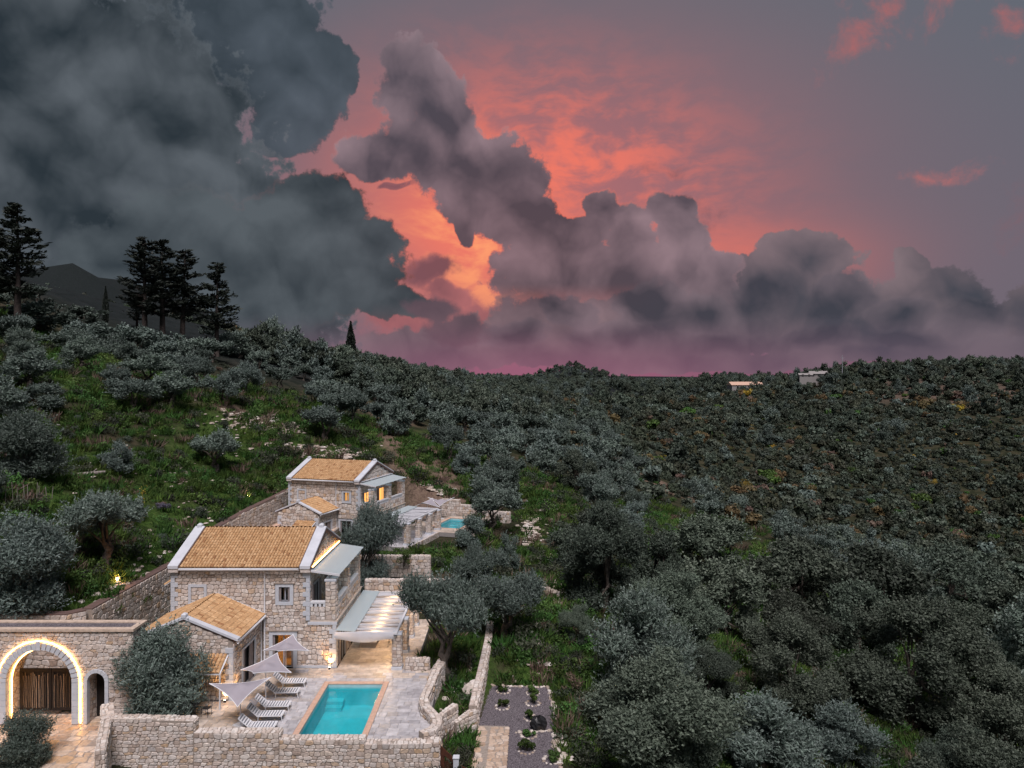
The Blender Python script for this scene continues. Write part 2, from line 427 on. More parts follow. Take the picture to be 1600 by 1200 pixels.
M['paver'] = mat_pbr('travertine', [(0.0, (0.34, 0.33, 0.35)), (0.4, (0.46, 0.45, 0.47)), (0.7, (0.54, 0.53, 0.55)), (1.0, (0.42, 0.39, 0.38))], 3, 0.42, 0.2, attr=1, spec=0.45)
M['paver_warm'] = mat_pbr('travertine_warm', [(0.0, (0.40, 0.33, 0.27)), (0.5, (0.52, 0.44, 0.37)), (1.0, (0.60, 0.52, 0.45))], 3, 0.42, 0.2, attr=1, spec=0.45)
M['grout'] = mat_pbr('grout', two((0.27, 0.255, 0.25), 0.1), 6, 0.95, 0.1)
M['cope_pink'] = mat_pbr('pool_coping', two((0.56, 0.37, 0.28), 0.12), 4, 0.7, 0.2)
M['pool'] = mat_pbr('pool_lining', two((0.06, 0.47, 0.54), 0.12), 1.2, 0.5, 0.05)
M['pool_wall'] = mat_pbr('pool_upper_wall', two((0.34, 0.52, 0.55), 0.1), 3, 0.5, 0.05)
M['water'] = mat_clear('pool_water', (0.62, 0.93, 0.93), 0.04, 0.0, ior=1.33, trans_extra=2.2)
M['glass'] = mat_clear('window_glass', (0.75, 0.8, 0.8), 0.02, 0.0, ior=1.5)
M['roof_glass'] = mat_clear('frosted_roof_glass', (0.80, 0.88, 0.88), 0.3, 0.46, (0.66, 0.74, 0.78), ior=1.06)
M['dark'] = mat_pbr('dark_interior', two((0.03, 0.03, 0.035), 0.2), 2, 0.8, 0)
M['shutter'] = mat_pbr('grey_brown_shutter', two((0.23, 0.20, 0.20), 0.1), 2, 0.6, 0.1)
M['frame'] = mat_pbr('grey_window_frame', two((0.33, 0.34, 0.38), 0.08), 3, 0.5, 0.05)
M['metal'] = mat_pbr('dark_metal', two((0.04, 0.038, 0.04), 0.2), 5, 0.45, 0, metallic=0.4)
M['white_metal'] = mat_pbr('white_powder_coat', two((0.72, 0.73, 0.76), 0.05), 5, 0.4, 0)
M['sling'] = mat_pbr('grey_sling', two((0.16, 0.175, 0.21), 0.1), 30, 0.85, 0.1)
def fabric(name, c, tr=0.35):
    m, nt, out = new_mat(name); N = nt.nodes; L = nt.links
    tcn = N.new('ShaderNodeTexCoord'); no = N.new('ShaderNodeTexNoise'); no.inputs['Scale'].default_value = 1.6; no.inputs['Detail'].default_value = 6
    L.new(tcn.outputs['Object'], no.inputs['Vector'])
    r = ramp(nt, two(c, 0.07)); L.new(no.outputs['Fac'], r.inputs[0])
    d = N.new('ShaderNodeBsdfDiffuse'); t = N.new('ShaderNodeBsdfTranslucent'); L.new(r.outputs[0], d.inputs[0]); L.new(r.outputs[0], t.inputs[0])
    ms = N.new('ShaderNodeMixShader'); ms.inputs[0].default_value = tr
    L.new(d.outputs[0], ms.inputs[1]); L.new(t.outputs[0], ms.inputs[2]); L.new(ms.outputs[0], out.inputs[0]); return m
M['sail'] = fabric('grey_canvas', (0.37, 0.345, 0.385), 0.15)
M['cloth'] = fabric('white_canvas', (0.66, 0.67, 0.72), 0.42)
M['led'] = mat_emit('led_strip', (1.0, 0.48, 0.13), 9.0)
M['bulb'] = mat_emit('warm_bulb', (1.0, 0.62, 0.26), 45.0)
M['curtain'] = mat_emit('lit_curtain', (1.0, 0.42, 0.11), 0.85)
M['wood'] = mat_pbr('dark_wood', two((0.012, 0.009, 0.008), 0.3), 6, 0.8, 0.3)
M['stick'] = mat_pbr('branch_sticks', [(0, (0.03, 0.022, 0.016)), (0.5, (0.13, 0.10, 0.075)), (1, (0.26, 0.21, 0.165))], 9, 0.85, 0.3, attr=1)
M['rust'] = mat_pbr('rusted_steel', [(0.3, (0.05, 0.018, 0.012)), (0.7, (0.12, 0.045, 0.025))], 6, 0.85, 0.2)
M['bark'] = mat_pbr('olive_bark', [(0.3, (0.05, 0.042, 0.036)), (0.7, (0.16, 0.135, 0.115))], 5, 0.95, 0.9, bscale=9, bdist=0.06)
M['bark_dark'] = mat_pbr('conifer_bark', [(0.3, (0.025, 0.02, 0.018)), (0.7, (0.07, 0.055, 0.05))], 5, 0.95, 0.5)
M['bark_pale'] = mat_pbr('pale_dead_wood', [(0.3, (0.16, 0.14, 0.125)), (0.7, (0.30, 0.27, 0.25))], 5, 0.95, 0.5)
M['olive'] = mat_leaf('olive_leaves', (0.022, 0.037, 0.029), (0.156, 0.206, 0.175), (0.205, 0.25, 0.23), trans=0.1, objvar=0.28)
M['oak'] = mat_leaf('holm_oak_leaves', (0.015, 0.025, 0.017), (0.112, 0.142, 0.106), (0.128, 0.158, 0.122), trans=0.1, objvar=0.45)
M['scrub'] = mat_leaf('maquis_leaves', (0.013, 0.020, 0.012), (0.066, 0.078, 0.050), (0.07, 0.08, 0.056), trans=0.12, objvar=0.45)
M['autumn'] = mat_leaf('autumn_leaves', (0.065, 0.046, 0.020), (0.21, 0.158, 0.078), (0.19, 0.15, 0.085), objvar=0.2)
M['yellow'] = mat_leaf('yellow_leaves', (0.22, 0.15, 0.02), (0.55, 0.40, 0.06), (0.5, 0.38, 0.08), objvar=0.15)
M['green'] = mat_leaf('fresh_green_leaves', (0.025, 0.06, 0.012), (0.10, 0.19, 0.045), (0.10, 0.16, 0.05), objvar=0.3)
M['conifer'] = mat_leaf('conifer_needles', (0.008, 0.012, 0.010), (0.032, 0.042, 0.034), (0.03, 0.038, 0.03), trans=0.1, objvar=0.2)
M['dry'] = mat_leaf('dry_bracken', (0.075, 0.050, 0.040), (0.22, 0.155, 0.12), (0.19, 0.14, 0.11), objvar=0.2)
M['grass'] = mat_leaf('grass_blades', (0.018, 0.044, 0.009), (0.074, 0.144, 0.026), (0.065, 0.12, 0.026), objvar=0.35, rough=0.8)
M['lavender'] = mat_leaf('lavender_leaves', (0.05, 0.05, 0.07), (0.16, 0.15, 0.22), (0.15, 0.15, 0.2), objvar=0.1)
M['rock'] = mat_pbr('limestone_rock', [(0, (0.26, 0.20, 0.16)), (0.5, (0.50, 0.43, 0.37)), (1, (0.66, 0.61, 0.57))], 4, 0.95, 0.8, attr=1, bscale=8, bdist=0.05)
M['gravel'] = mat_pbr('purple_gravel', [(0.25, (0.035, 0.03, 0.034)), (0.5, (0.125, 0.11, 0.122)), (0.75, (0.25, 0.225, 0.245))], 14, 0.95, 0.8, bscale=20, bdist=0.05, detail=2)
M['flag'] = mat_pbr('flagstone', [(0, (0.36, 0.25, 0.18)), (0.4, (0.52, 0.40, 0.31)), (0.7, (0.58, 0.49, 0.42)), (1, (0.46, 0.28, 0.15))], 5, 0.85, 0.3, attr=1)

# ------------------------------------------------------------------ terrain
def at(px, py, Y): return ((px - 800) / F * Y, Y, CAM_Z - (py - HOR) / F * Y)
CTRL = [at(*p) for p in [
    (60, 750, 62), (180, 880, 53), (0, 800, 52), (0, 930, 45), (345, 632, 100), (240, 650, 90), (500, 690, 105), (400, 705, 95), (600, 690, 112),
    (470, 620, 130), (200, 536, 145), (0, 505, 115), (90, 540, 122), (-60, 496, 112), (-200, 450, 115), (380, 546, 170), (540, 576, 230), (650, 590, 330), (750, 602, 460), (100, 560, 110), (300, 572, 140),
    (700, 700, 130), (800, 690, 150), (850, 780, 100), (760, 800, 97), (820, 900, 72), (900, 970, 60), (860, 1000, 55), (800, 1010, 53),
    (960, 1120, 43), (900, 1150, 42.5), (1000, 1190, 42), (1200, 1190, 50), (1100, 1050, 56), (1300, 1100, 62), (1600, 1180, 60), (1500, 1050, 76),
    (1300, 960, 86), (1000, 900, 85), (1080, 818, 120), (1180, 888, 105), (1260, 850, 126), (1000, 745, 150), (900, 690, 180), (1000, 650, 260),
    (1350, 890, 140), (1500, 860, 165), (1200, 785, 190), (1100, 722, 225), (1500, 765, 210), (1400, 705, 250), (1300, 652, 300), (1600, 700, 245),
    (1500, 640, 310), (1350, 582, 370), (1480, 580, 365), (1600, 580, 385), (1800, 570, 390), (1200, 636, 340), (1100, 626, 420), (1000, 621, 500), (900, 618, 500), (830, 624, 430),
    (750, 645, 270), (700, 620, 240), (900, 600, 800), (1000, 603, 1000), (800, 600, 900), (1150, 607, 700), (1300, 596, 700), (1600, 850, 170), (1600, 950, 112), (1800, 900, 140),
    (700, 598, 900), (500, 597, 900), (1600, 598, 900), (560, 600, 175), (640, 640, 170)]]
CTRL += [(-27.3, 44, 4.5), (-27.3, 52, 4.6), (-27.3, 58, 4.7), (-28.4, 65, 4.6), (-29.2, 71, 4.6), (-29.0, 79, 5.0), (-28.3, 87, 5.4), (-25, 96, 6.4), (-14, 103, 6.0), (-5, 101, 2.2),
         (-15, 50, -0.4), (-20, 40, -0.4), (-10, 40, -0.4), (-15, 62, 0.2), (-8, 62, 0.0), (-22, 62, 0.8), (-10, 72, 0.2), (-10, 84, 0.3), (-22, 72, 2.0), (-24, 80, 2.2), (-2.5, 52, -0.5), (-2.5, 45, -1.3),
         (0, 44, -1.6), (2.5, 46, -1.6), (-1, 39, -1.9), (-4, 35, -2.6), (-12, 35, -3.0), (-20, 35, -2.0), (-26, 37, -0.6), (-33, 40, 1.0), (-36, 34, 4.0), (-10, 25, -6), (5, 22, -8), (20, 28, -8.5), (45, 30, -13), (-40, 15, 4),
         (0, 0, -9), (60, 0, -14), (-60, 0, 14), (0, -60, -9), (60, 60, -14), (120, 60, -16), (-100, 60, 31), (-140, 160, 50), (-150, 300, 40), (-70, 260, 27), (-100, 520, 22), (300, 200, 5), (300, 420, 24), (420, 420, 20), (300, 620, 15), (0, 1500, 12), (800, 1500, 12), (-700, 1500, 14), (600, 600, 16), (-500, 500, 22), (0, -300, -9), (500, -200, -5), (-400, -200, 30)]
CP = np.array([(c[0], c[1]) for c in CTRL]); CZ = np.array([c[2] for c in CTRL])
def _phi(A, B):
    d2 = (A[:, None, 0] - B[None, :, 0]) ** 2 + (A[:, None, 1] - B[None, :, 1]) ** 2
    return np.sqrt(d2 + 36.0)
_n = len(CP)
_A = np.zeros((_n + 3, _n + 3)); _A[:_n, :_n] = _phi(CP, CP) - np.eye(_n) * 1.2
_A[:_n, _n] = 1; _A[:_n, _n + 1:] = CP / 100; _A[_n, :_n] = 1; _A[_n + 1:, :_n] = CP.T / 100
_W = np.linalg.solve(_A, np.concatenate([CZ, np.zeros(3)]))
def vnoise(x, y, seed=0):
    xi, yi = np.floor(x).astype(np.int64), np.floor(y).astype(np.int64); fx, fy = x - xi, y - yi
    fx = fx * fx * (3 - 2 * fx); fy = fy * fy * (3 - 2 * fy)
    def h(a, b):
        n = (a * 374761393 + b * 668265263 + seed * 974711) & 0x7fffffff
        n = (n ^ (n >> 13)) * 1274126177 & 0x7fffffff
        return ((n ^ (n >> 16)) & 0xffff) / 65535.0
    return (h(xi, yi) * (1 - fx) + h(xi + 1, yi) * fx) * (1 - fy) + (h(xi, yi + 1) * (1 - fx) + h(xi + 1, yi + 1) * fx) * fy
def fbm(x, y, s, oct=4, seed=0):
    a, t, r = 1.0, 0.0, 0.0
    for k in range(oct):
        r = r + a * vnoise(x / s, y / s, seed + k); t += a; a *= 0.5; s *= 0.5
    return r / t
# flat building plots: centre, half sizes, rotation, height, soft border
V1 = (-22.2, 48.0, 0.0, 0.0)
V2 = (-25.3, 83.4, 0.9, R(-17))
PADS = [(-15.5, 48.6, 10.6, 9.3, 0.0, -0.35, 0.5), (-28.2, 38.8, 6.6, 6.3, 0, -0.5, 0.5), (-24.5, 50, 1.2, 8, 0, 0.1, 0.5), (-14.0, 87.5, 11.0, 10.5, R(-17), 0.35, 1.0), (-23.3, 74.8, 4.2, 12.3, 0, 1.95, 0.5), (-14, 63.5, 8, 4.5, 0, 0.1, 1.0),
        (-9.65, 42.2, 1.9, 3.5, 0, -2.0, 0.5), (-7.07, 90.69, 1.9, 3.2, R(-17), -1.2, 0.5), (0.9, 44.2, 2.4, 5.4, R(-5), -1.6, 1.0), (-2.9, 40.5, 1.1, 2.8, 0, -1.65, 0.6)]
def gz(x, y):
    x = np.atleast_1d(np.asarray(x, float)); y = np.atleast_1d(np.asarray(y, float))
    z = np.empty(len(x))
    for i in range(0, len(x), 20000):
        q = np.stack([x[i:i + 20000], y[i:i + 20000]], 1)
        z[i:i + 20000] = _phi(q, CP) @ _W[:_n] + _W[_n] + q @ _W[_n + 1:] / 100
    far = np.clip((y - 20) / 150, 0.25, 0.8)
    z = z + (fbm(x, y, 11, 4, 3) - 0.5) * 1.5 * far + (fbm(x, y, 3.1, 3, 9) - 0.5) * 0.45
    # wooded knolls on the horizon and the mountain on the left
    d = np.hypot((x - 78) / 62, (y - 930) / 120); z = z + np.exp(-d ** 2 * 1.6) * 21
    d = np.hypot((x - 190) / 55, (y - 640) / 60); z = z + np.exp(-d ** 2 * 1.6) * 6
    d = np.abs(x + 1130 + (y - 1900) * 0.1); z = z + np.where((y > 1400) & (y < 2700), np.clip(288 - d * 0.52 + (fbm(x, y, 160, 4, 5) - 0.5) * 60, 0, None) * np.clip((y - 1400) / 400, 0, 1), 0)
    for cx, cy, hx, hy, rot, pz, soft in PADS:
        ux = (x - cx) * math.cos(rot) + (y - cy) * math.sin(rot); uy = -(x - cx) * math.sin(rot) + (y - cy) * math.cos(rot)
        d = np.maximum(np.abs(ux) - hx, np.abs(uy) - hy)
        w = np.clip(1 - d / soft, 0, 1); w = w * w * (3 - 2 * w)
        z = z * (1 - w) + pz * w
    return z
def gz1(x, y): return float(gz(x, y)[0])
_TG = np.concatenate([np.arange(30, 140, 0.5), np.arange(140, 400, 2.0), np.arange(400, 1600, 10.0)])
def hit(px, py):
    """where the line of sight through a photo pixel meets the ground"""
    x = (px - 800) / F * _TG; z = CAM_Z - (py - HOR) / F * _TG
    below = np.nonzero(z < gz(x, _TG))[0]
    k = below[0] if len(below) else len(_TG) - 1
    return float(x[k]), float(_TG[k]), gz1(x[k], _TG[k])
def pix(x, y, z): return 800 + F * x / y, HOR + F * (CAM_Z - z) / y
def grow(a, b, d0, lo, hi, g=1.12):
    mid = list(np.arange(a, b + d0 / 2, d0)); d = d0; L = [a]
    while L[-1] > lo: d *= g; L.append(L[-1] - d)
    d = d0; U = [b]
    while U[-1] < hi: d *= g; U.append(U[-1] + d)
    return np.array(L[:0:-1] + mid + U[1:])
gx = grow(-46, 44, 0.55, -3000, 3000, 1.10); gy = grow(32, 112, 0.55, -300, 4200, 1.055)
GX, GY = np.meshgrid(gx, gy); GZ = gz(GX.ravel(), GY.ravel())
me = bpy.data.meshes.new('ground')
nx, ny = len(gx), len(gy)
co = np.stack([GX.ravel(), GY.ravel(), GZ], 1)
ii = (np.arange(ny - 1)[:, None] * nx + np.arange(nx - 1)[None, :]).ravel()
quads = np.stack([ii, ii + 1, ii + 1 + nx, ii + nx], 1)
me.from_pydata(co.tolist(), [], quads.tolist())
me.polygons.foreach_set('use_smooth', [True] * len(me.polygons))
def region(x, y, spots):
    w = np.zeros(len(x))
    for px, py, rx, ry in spots:
        cx, cy, _ = hit(px, py)
        w = np.maximum(w, np.clip(1.5 - np.hypot((x - cx) / rx, (y - cy) / ry), 0, 1))
    return w
LUSH = [(850, 1060, 2.6, 6), (870, 1000, 2.5, 5), (830, 930, 2.2, 6), (1050, 805, 4, 5), (1110, 820, 5, 4), (1180, 882, 9, 3), (330, 760, 4, 5), (420, 690, 4, 3), (200, 800, 4, 5), (250, 870, 4, 6), (560, 685, 5, 4), (300, 590, 6, 5), (1170, 640, 14, 6),
        (740, 1040, 1.5, 5), (940, 1130, 2.5, 4), (700, 1140, 1.5, 2), (60, 775, 6, 4), (130, 600, 6, 5), (720, 1170, 1.5, 2), (1160, 870, 4, 3), (310, 820, 3, 6), (690, 690, 5, 5)]
DRYS = [(850, 770, 4, 10), (830, 740, 4, 10), (640, 700, 5, 6), (660, 730, 5, 6), (690, 770, 5, 4), (1000, 745, 6, 7), (1060, 770, 7, 6), (1180, 800, 10, 6), (1260, 830, 10, 5), (600, 650, 5, 5), (480, 590, 6, 5), (380, 650, 5, 2), (860, 880, 1.6, 8), (1450, 606, 34, 18), (1520, 615, 30, 16)]
lush = region(co[:, 0], co[:, 1], LUSH); dry = region(co[:, 0], co[:, 1], DRYS)
lf = (GX.ravel() < -24) & (GY.ravel() < 130)
lush = np.maximum(lush, np.where(lf, np.clip(fbm(co[:, 0], co[:, 1], 9, 3, 21) * 3.0 - 1.1, 0, 0.85), 0))
lush *= 0.55 + 0.6 * fbm(co[:, 0], co[:, 1], 4, 3, 31)
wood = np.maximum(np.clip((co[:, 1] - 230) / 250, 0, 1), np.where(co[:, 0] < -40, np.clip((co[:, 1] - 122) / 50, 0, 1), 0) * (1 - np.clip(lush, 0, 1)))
for nm, a in (('lush', lush), ('dry', dry), ('wood', wood)):
    t = me.attributes.new(nm, 'FLOAT', 'POINT'); t.data.foreach_set('value', a.astype(np.float32))
m, nt, out = new_mat('hillside_soil'); N_, L_ = nt.nodes, nt.links
b = N_.new('ShaderNodeBsdfPrincipled'); b.inputs['Roughness'].default_value = 0.95; b.inputs['Specular IOR Level'].default_value = 0.1; L_.new(b.outputs[0], out.inputs[0])
tcn = N_.new('ShaderNodeTexCoord')
def gn_(s, d=6.0):
    n = N_.new('ShaderNodeTexNoise'); n.inputs['Scale'].default_value = s; n.inputs['Detail'].default_value = d; n.inputs['Roughness'].default_value = 0.65
    L_.new(tcn.outputs['Object'], n.inputs['Vector']); return n
n1, n2 = gn_(0.35), gn_(2.4)
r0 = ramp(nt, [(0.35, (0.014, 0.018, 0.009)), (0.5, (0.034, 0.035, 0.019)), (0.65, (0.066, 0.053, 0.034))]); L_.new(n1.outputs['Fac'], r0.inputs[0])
r1 = ramp(nt, [(0.32, (0.020, 0.042, 0.009)), (0.55, (0.052, 0.102, 0.019)), (0.7, (0.095, 0.108, 0.040))]); L_.new(n2.outputs['Fac'], r1.inputs[0])
r2 = ramp(nt, [(0.32, (0.09, 0.062, 0.048)), (0.55, (0.19, 0.135, 0.105)), (0.7, (0.15, 0.125, 0.07))]); L_.new(n2.outputs['Fac'], r2.inputs[0])
def amix(attr, a, bb):
    t = N_.new('ShaderNodeAttribute'); t.attribute_name = attr
    ad = N_.new('ShaderNodeMath'); ad.operation = 'MULTIPLY_ADD'; ad.inputs[1].default_value = 1.5
    sb = N_.new('ShaderNodeMath'); sb.operation = 'SUBTRACT'; sb.inputs[1].default_value = 0.72; L_.new(n2.outputs['Fac'], sb.inputs[0])
    L_.new(t.outputs['Fac'], ad.inputs[0]); L_.new(sb.outputs[0], ad.inputs[2]); ad.use_clamp = True
    x = N_.new('ShaderNodeMix'); x.data_type = 'RGBA'; L_.new(ad.outputs[0], x.inputs[0]); L_.new(a.outputs[0], x.inputs[6]) if a.bl_idname != 'ShaderNodeMix' else L_.new(a.outputs[2], x.inputs[6])
    L_.new(bb.outputs[0], x.inputs[7]); return x
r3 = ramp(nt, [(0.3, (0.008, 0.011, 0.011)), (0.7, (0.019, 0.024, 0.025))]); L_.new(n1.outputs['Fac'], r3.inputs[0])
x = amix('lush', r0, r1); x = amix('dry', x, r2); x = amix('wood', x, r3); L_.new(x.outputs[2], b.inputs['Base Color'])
bp = N_.new('ShaderNodeBump'); bp.inputs['Strength'].default_value = 0.9; bp.inputs['Distance'].default_value = 0.25; L_.new(n2.outputs['Fac'], bp.inputs['Height']); L_.new(bp.outputs[0], b.inputs['Normal'])
M['ground'] = m
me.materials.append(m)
tag(link('ground', me), 'grassy hillside and wooded valley ground', None, None, 'structure')
def lush_at(x, y):
    return fbm(np.atleast_1d(x), np.atleast_1d(y), 9, 3, 21)

# ------------------------------------------------------------------ masonry
def stone_polys(u0, u1, v0, v1, rh, sw, rg, spans=None, gap=0.014):
    """roughly coursed rubble: every stone an irregular rounded polygon; joints are shared lines"""
    rows = [v0]
    while rows[-1] < v1 - rh * 0.45: rows.append(rows[-1] + rh * rg.uniform(0.68, 1.4))
    if len(rows) == 1: rows.append(v1)
    k = (v1 - v0) / (rows[-1] - v0); rows = [v0 + (r - v0) * k for r in rows]
    nb = len(rows)
    ph = [(rg.uniform(0, 9), rg.uniform(0, 9), rg.uniform(2.2, 3.6), rg.uniform(6, 9)) for _ in rows]
    def jy(i, u):
        if i == 0 or i == nb - 1: return 0.0
        a, b, c, d = ph[i]; return rh * (0.14 * math.sin(u * c / sw * 0.35 + a) + 0.11 * math.sin(u * d / sw * 0.35 + b))
    out = []
    for i in range(nb - 1):
        vc = (rows[i] + rows[i + 1]) / 2
        for a, b in (spans(vc) if spans else [(u0, u1)]):
            if b - a < 0.06: continue
            n = max(1, int(round((b - a) / sw)))
            w = [rg.uniform(0.55, 1.5) for _ in range(n)]; t = sum(w); js = [a]
            for x in w: js.append(js[-1] + x / t * (b - a))
            sl = [0.0] + [rg.uniform(-0.16, 0.16) * sw for _ in range(n - 1)] + [0.0]
            for j in range(n):
                L0, L1, R0, R1 = js[j] - sl[j], js[j] + sl[j], js[j + 1] - sl[j + 1], js[j + 1] + sl[j + 1]
                mb, mt = L0 + (R0 - L0) * rg.uniform(0.3, 0.7), L1 + (R1 - L1) * rg.uniform(0.3, 0.7)
                P = [(L0, rows[i] + jy(i, L0)), (mb, rows[i] + jy(i, mb)), (R0, rows[i] + jy(i, R0)),
                     (R1, rows[i + 1] + jy(i + 1, R1)), (mt, rows[i + 1] + jy(i + 1, mt)), (L1, rows[i + 1] + jy(i + 1, L1))]
                C = []
                for q in range(6):
                    p, nx_ = P[q], P[(q + 1) % 6]
                    C.append((p[0] * 0.78 + nx_[0] * 0.22, p[1] * 0.78 + nx_[1] * 0.22)); C.append((p[0] * 0.22 + nx_[0] * 0.78, p[1] * 0.22 + nx_[1] * 0.78))
                C = np.array(C); c = C.mean(0); e = np.maximum(np.ptp(C, axis=0), 0.03)
                C = c + (C - c) * (1 - 2 * gap / e).clip(0.5, 1)
                out.append(C)
    return out
_SIDE = [(k, (k + 1) % 12, 12 + (k + 1) % 12, 12 + k) for k in range(12)] + [tuple(range(12, 24))]
def masonry(parent, mapf, u0, u1, v0, v1, rh=0.24, sw=0.36, seed=1, spans=None, nobj=0, proud=(0.02, 0.055), mat='stone', tints=None, flip=False, gap=0.014):
    rg = random.Random(seed)
    polys = stone_polys(u0, u1, v0, v1, rh, sw, rg, spans, gap)
    area = [float(np.ptp(p[:, 0]) * np.ptp(p[:, 1])) for p in polys]
    order = sorted(range(len(polys)), key=lambda i: -area[i]); big = set(order[:nobj])
    rest = MB(); sd = [f[::-1] for f in _SIDE] if flip else _SIDE
    for i, C in enumerate(polys):
        h = rg.uniform(*proud); c = C.mean(0); cap = c + (C - c) * 0.86
        tilt = rg.uniform(-0.012, 0.012)
        vs = [mapf(p[0], p[1], -0.01) for p in C] + [mapf(p[0], p[1], h + tilt * (1 if p[0] > c[0] else -1)) for p in cap]
        t = tints(rg) if tints else (rg.random() * 0.92 if rg.random() < 0.93 else rg.uniform(0.9, 1.0))
        if i in big: MB().add(vs, sd, t).build('stone', M[mat], parent)
        else: rest.add(vs, sd, t)
    if rest.v: rest.build('stonework', M[mat], parent, kind='stuff')
def face(ox, oy, ux, uy):
    """upright wall face through (ox,oy) running along (ux,uy); its outside lies to the right of that direction"""
    l = math.hypot(ux, uy); ux /= l; uy /= l
    return lambda u, v, n: (ox + ux * u + uy * n, oy + uy * u - ux * n, v)
def polyface(path):
    P = np.array(path, float); seg = np.hypot(*(P[1:] - P[:-1]).T); S_ = np.concatenate([[0], np.cumsum(seg)])
    def f(u, v, n):
        k = int(np.clip(np.searchsorted(S_, u) - 1, 0, len(seg) - 1)); d = (P[k + 1] - P[k]) / seg[k]
        t = u - S_[k]
        return (P[k][0] + d[0] * t + d[1] * n, P[k][1] + d[1] * t - d[0] * n, v)
    return f, S_[-1], S_
def topface(path, zf, width):
    """flat top of a wall: u along the path, v across towards the left of it"""
    f, ln, S_ = polyface(path)
    return (lambda u, v, n: (*f(u, 0, -v)[:2], zf(u) + n)), ln
def free_spans(u0, u1, holes, cond=None):
    def g(vc):
        sp = [(u0, u1)] if cond is None else cond(vc)
        for a, b, c, d in holes:
            if c < vc < d:
                ns = []
                for s, e in sp:
                    if b <= s or a >= e: ns.append((s, e))
                    else:
                        if a > s: ns.append((s, a))
                        if b < e: ns.append((b, e))
                sp = ns
        return sp
    return g
def holed(mb, u0, u1, v0, v1, holes, put):
    us = sorted({u0, u1, *[h[0] for h in holes], *[h[1] for h in holes]}); vs = sorted({v0, v1, *[h[2] for h in holes], *[h[3] for h in holes]})
    for a, b in zip(us, us[1:]):
        for c, d in zip(vs, vs[1:]):
            if any(h[0] <= (a + b) / 2 <= h[1] and h[2] <= (c + d) / 2 <= h[3] for h in holes): continue
            put(mb, a, b, c, d)
def thick_wall(path, zb, zt, th):
    """solid wall along a plan path (front face on the path, thickness to its left)"""
    mb = MB(); f, ln, S_ = polyface(path); n = len(path); vs = []
    P = [Vector(p) for p in path]
    for i, p in enumerate(P):
        d = ((P[min(i + 1, n - 1)] - P[i]).normalized() + (P[i] - P[max(i - 1, 0)]).normalized()).normalized()
        l = Vector((-d.y, d.x)) * th
        a, b = zb(S_[i]) if callable(zb) else zb, zt(S_[i]) if callable(zt) else zt
        vs += [(p.x, p.y, a), (p.x, p.y, b), (p.x + l.x, p.y + l.y, b), (p.x + l.x, p.y + l.y, a)]
    fs = []
    for i in range(n - 1):
        for k in range(4): fs.append((4 * i + k, 4 * i + (k + 1) % 4, 4 * i + 4 + (k + 1) % 4, 4 * i + 4 + k)[::-1])
    fs += [(0, 1, 2, 3)[::-1], tuple(4 * (n - 1) + k for k in range(4))]
    mb.add(vs, fs); return mb, f, ln
def roof_tiles(mb, o, u, v, n, W, Ln, tw=0.2, tl=0.28, seed=3):
    rg = random.Random(seed); o, u, v, n = map(Vector, (o, u, v, n))
    nc, nr = int(round(W / tw)), int(round(Ln / tl)); tw, tl = W / nc, Ln / nr
    ang = [math.pi * k / 5 for k in range(6)]
    for r in range(nr):
        for c in range(nc):
            j = rg.uniform(-0.008, 0.008); lift = 0.032 + rg.uniform(0, 0.008)
            vs = []
            for (vv, hh, wd) in ((r * tl - 0.012, lift, 0.50), ((r + 1) * tl + 0.03, 0.008, 0.43)):
                for a in ang:
                    vs.append(o + u * ((c + 0.5) * tw + j - math.cos(a) * tw * wd) + v * vv + n * (hh + math.sin(a) * tw * 0.5))
            t = rg.uniform(0.35, 0.85)
            if rg.random() < 0.06: t = rg.uniform(0, 0.2)
            mb.add(vs, [(k, k + 1, 7 + k, 6 + k) for k in range(5)] + [(5, 4, 3, 2, 1, 0)], t)
def lamp_point(name, parent, loc, energy, col=(1.0, 0.55, 0.2), r=0.08, kind='POINT', rot=None, size=None):
    l = bpy.data.lights.new(name, kind); l.energy = energy; l.color = col
    l.shadow_soft_size = r
    if kind == 'SPOT': l.spot_size = size or R(70); l.spot_blend = 0.6
    o = bpy.data.objects.new(name, l); COL.objects.link(o); o.location = loc
    if rot: o.rotation_euler = rot
    if parent is not None: o.parent = parent
    return o

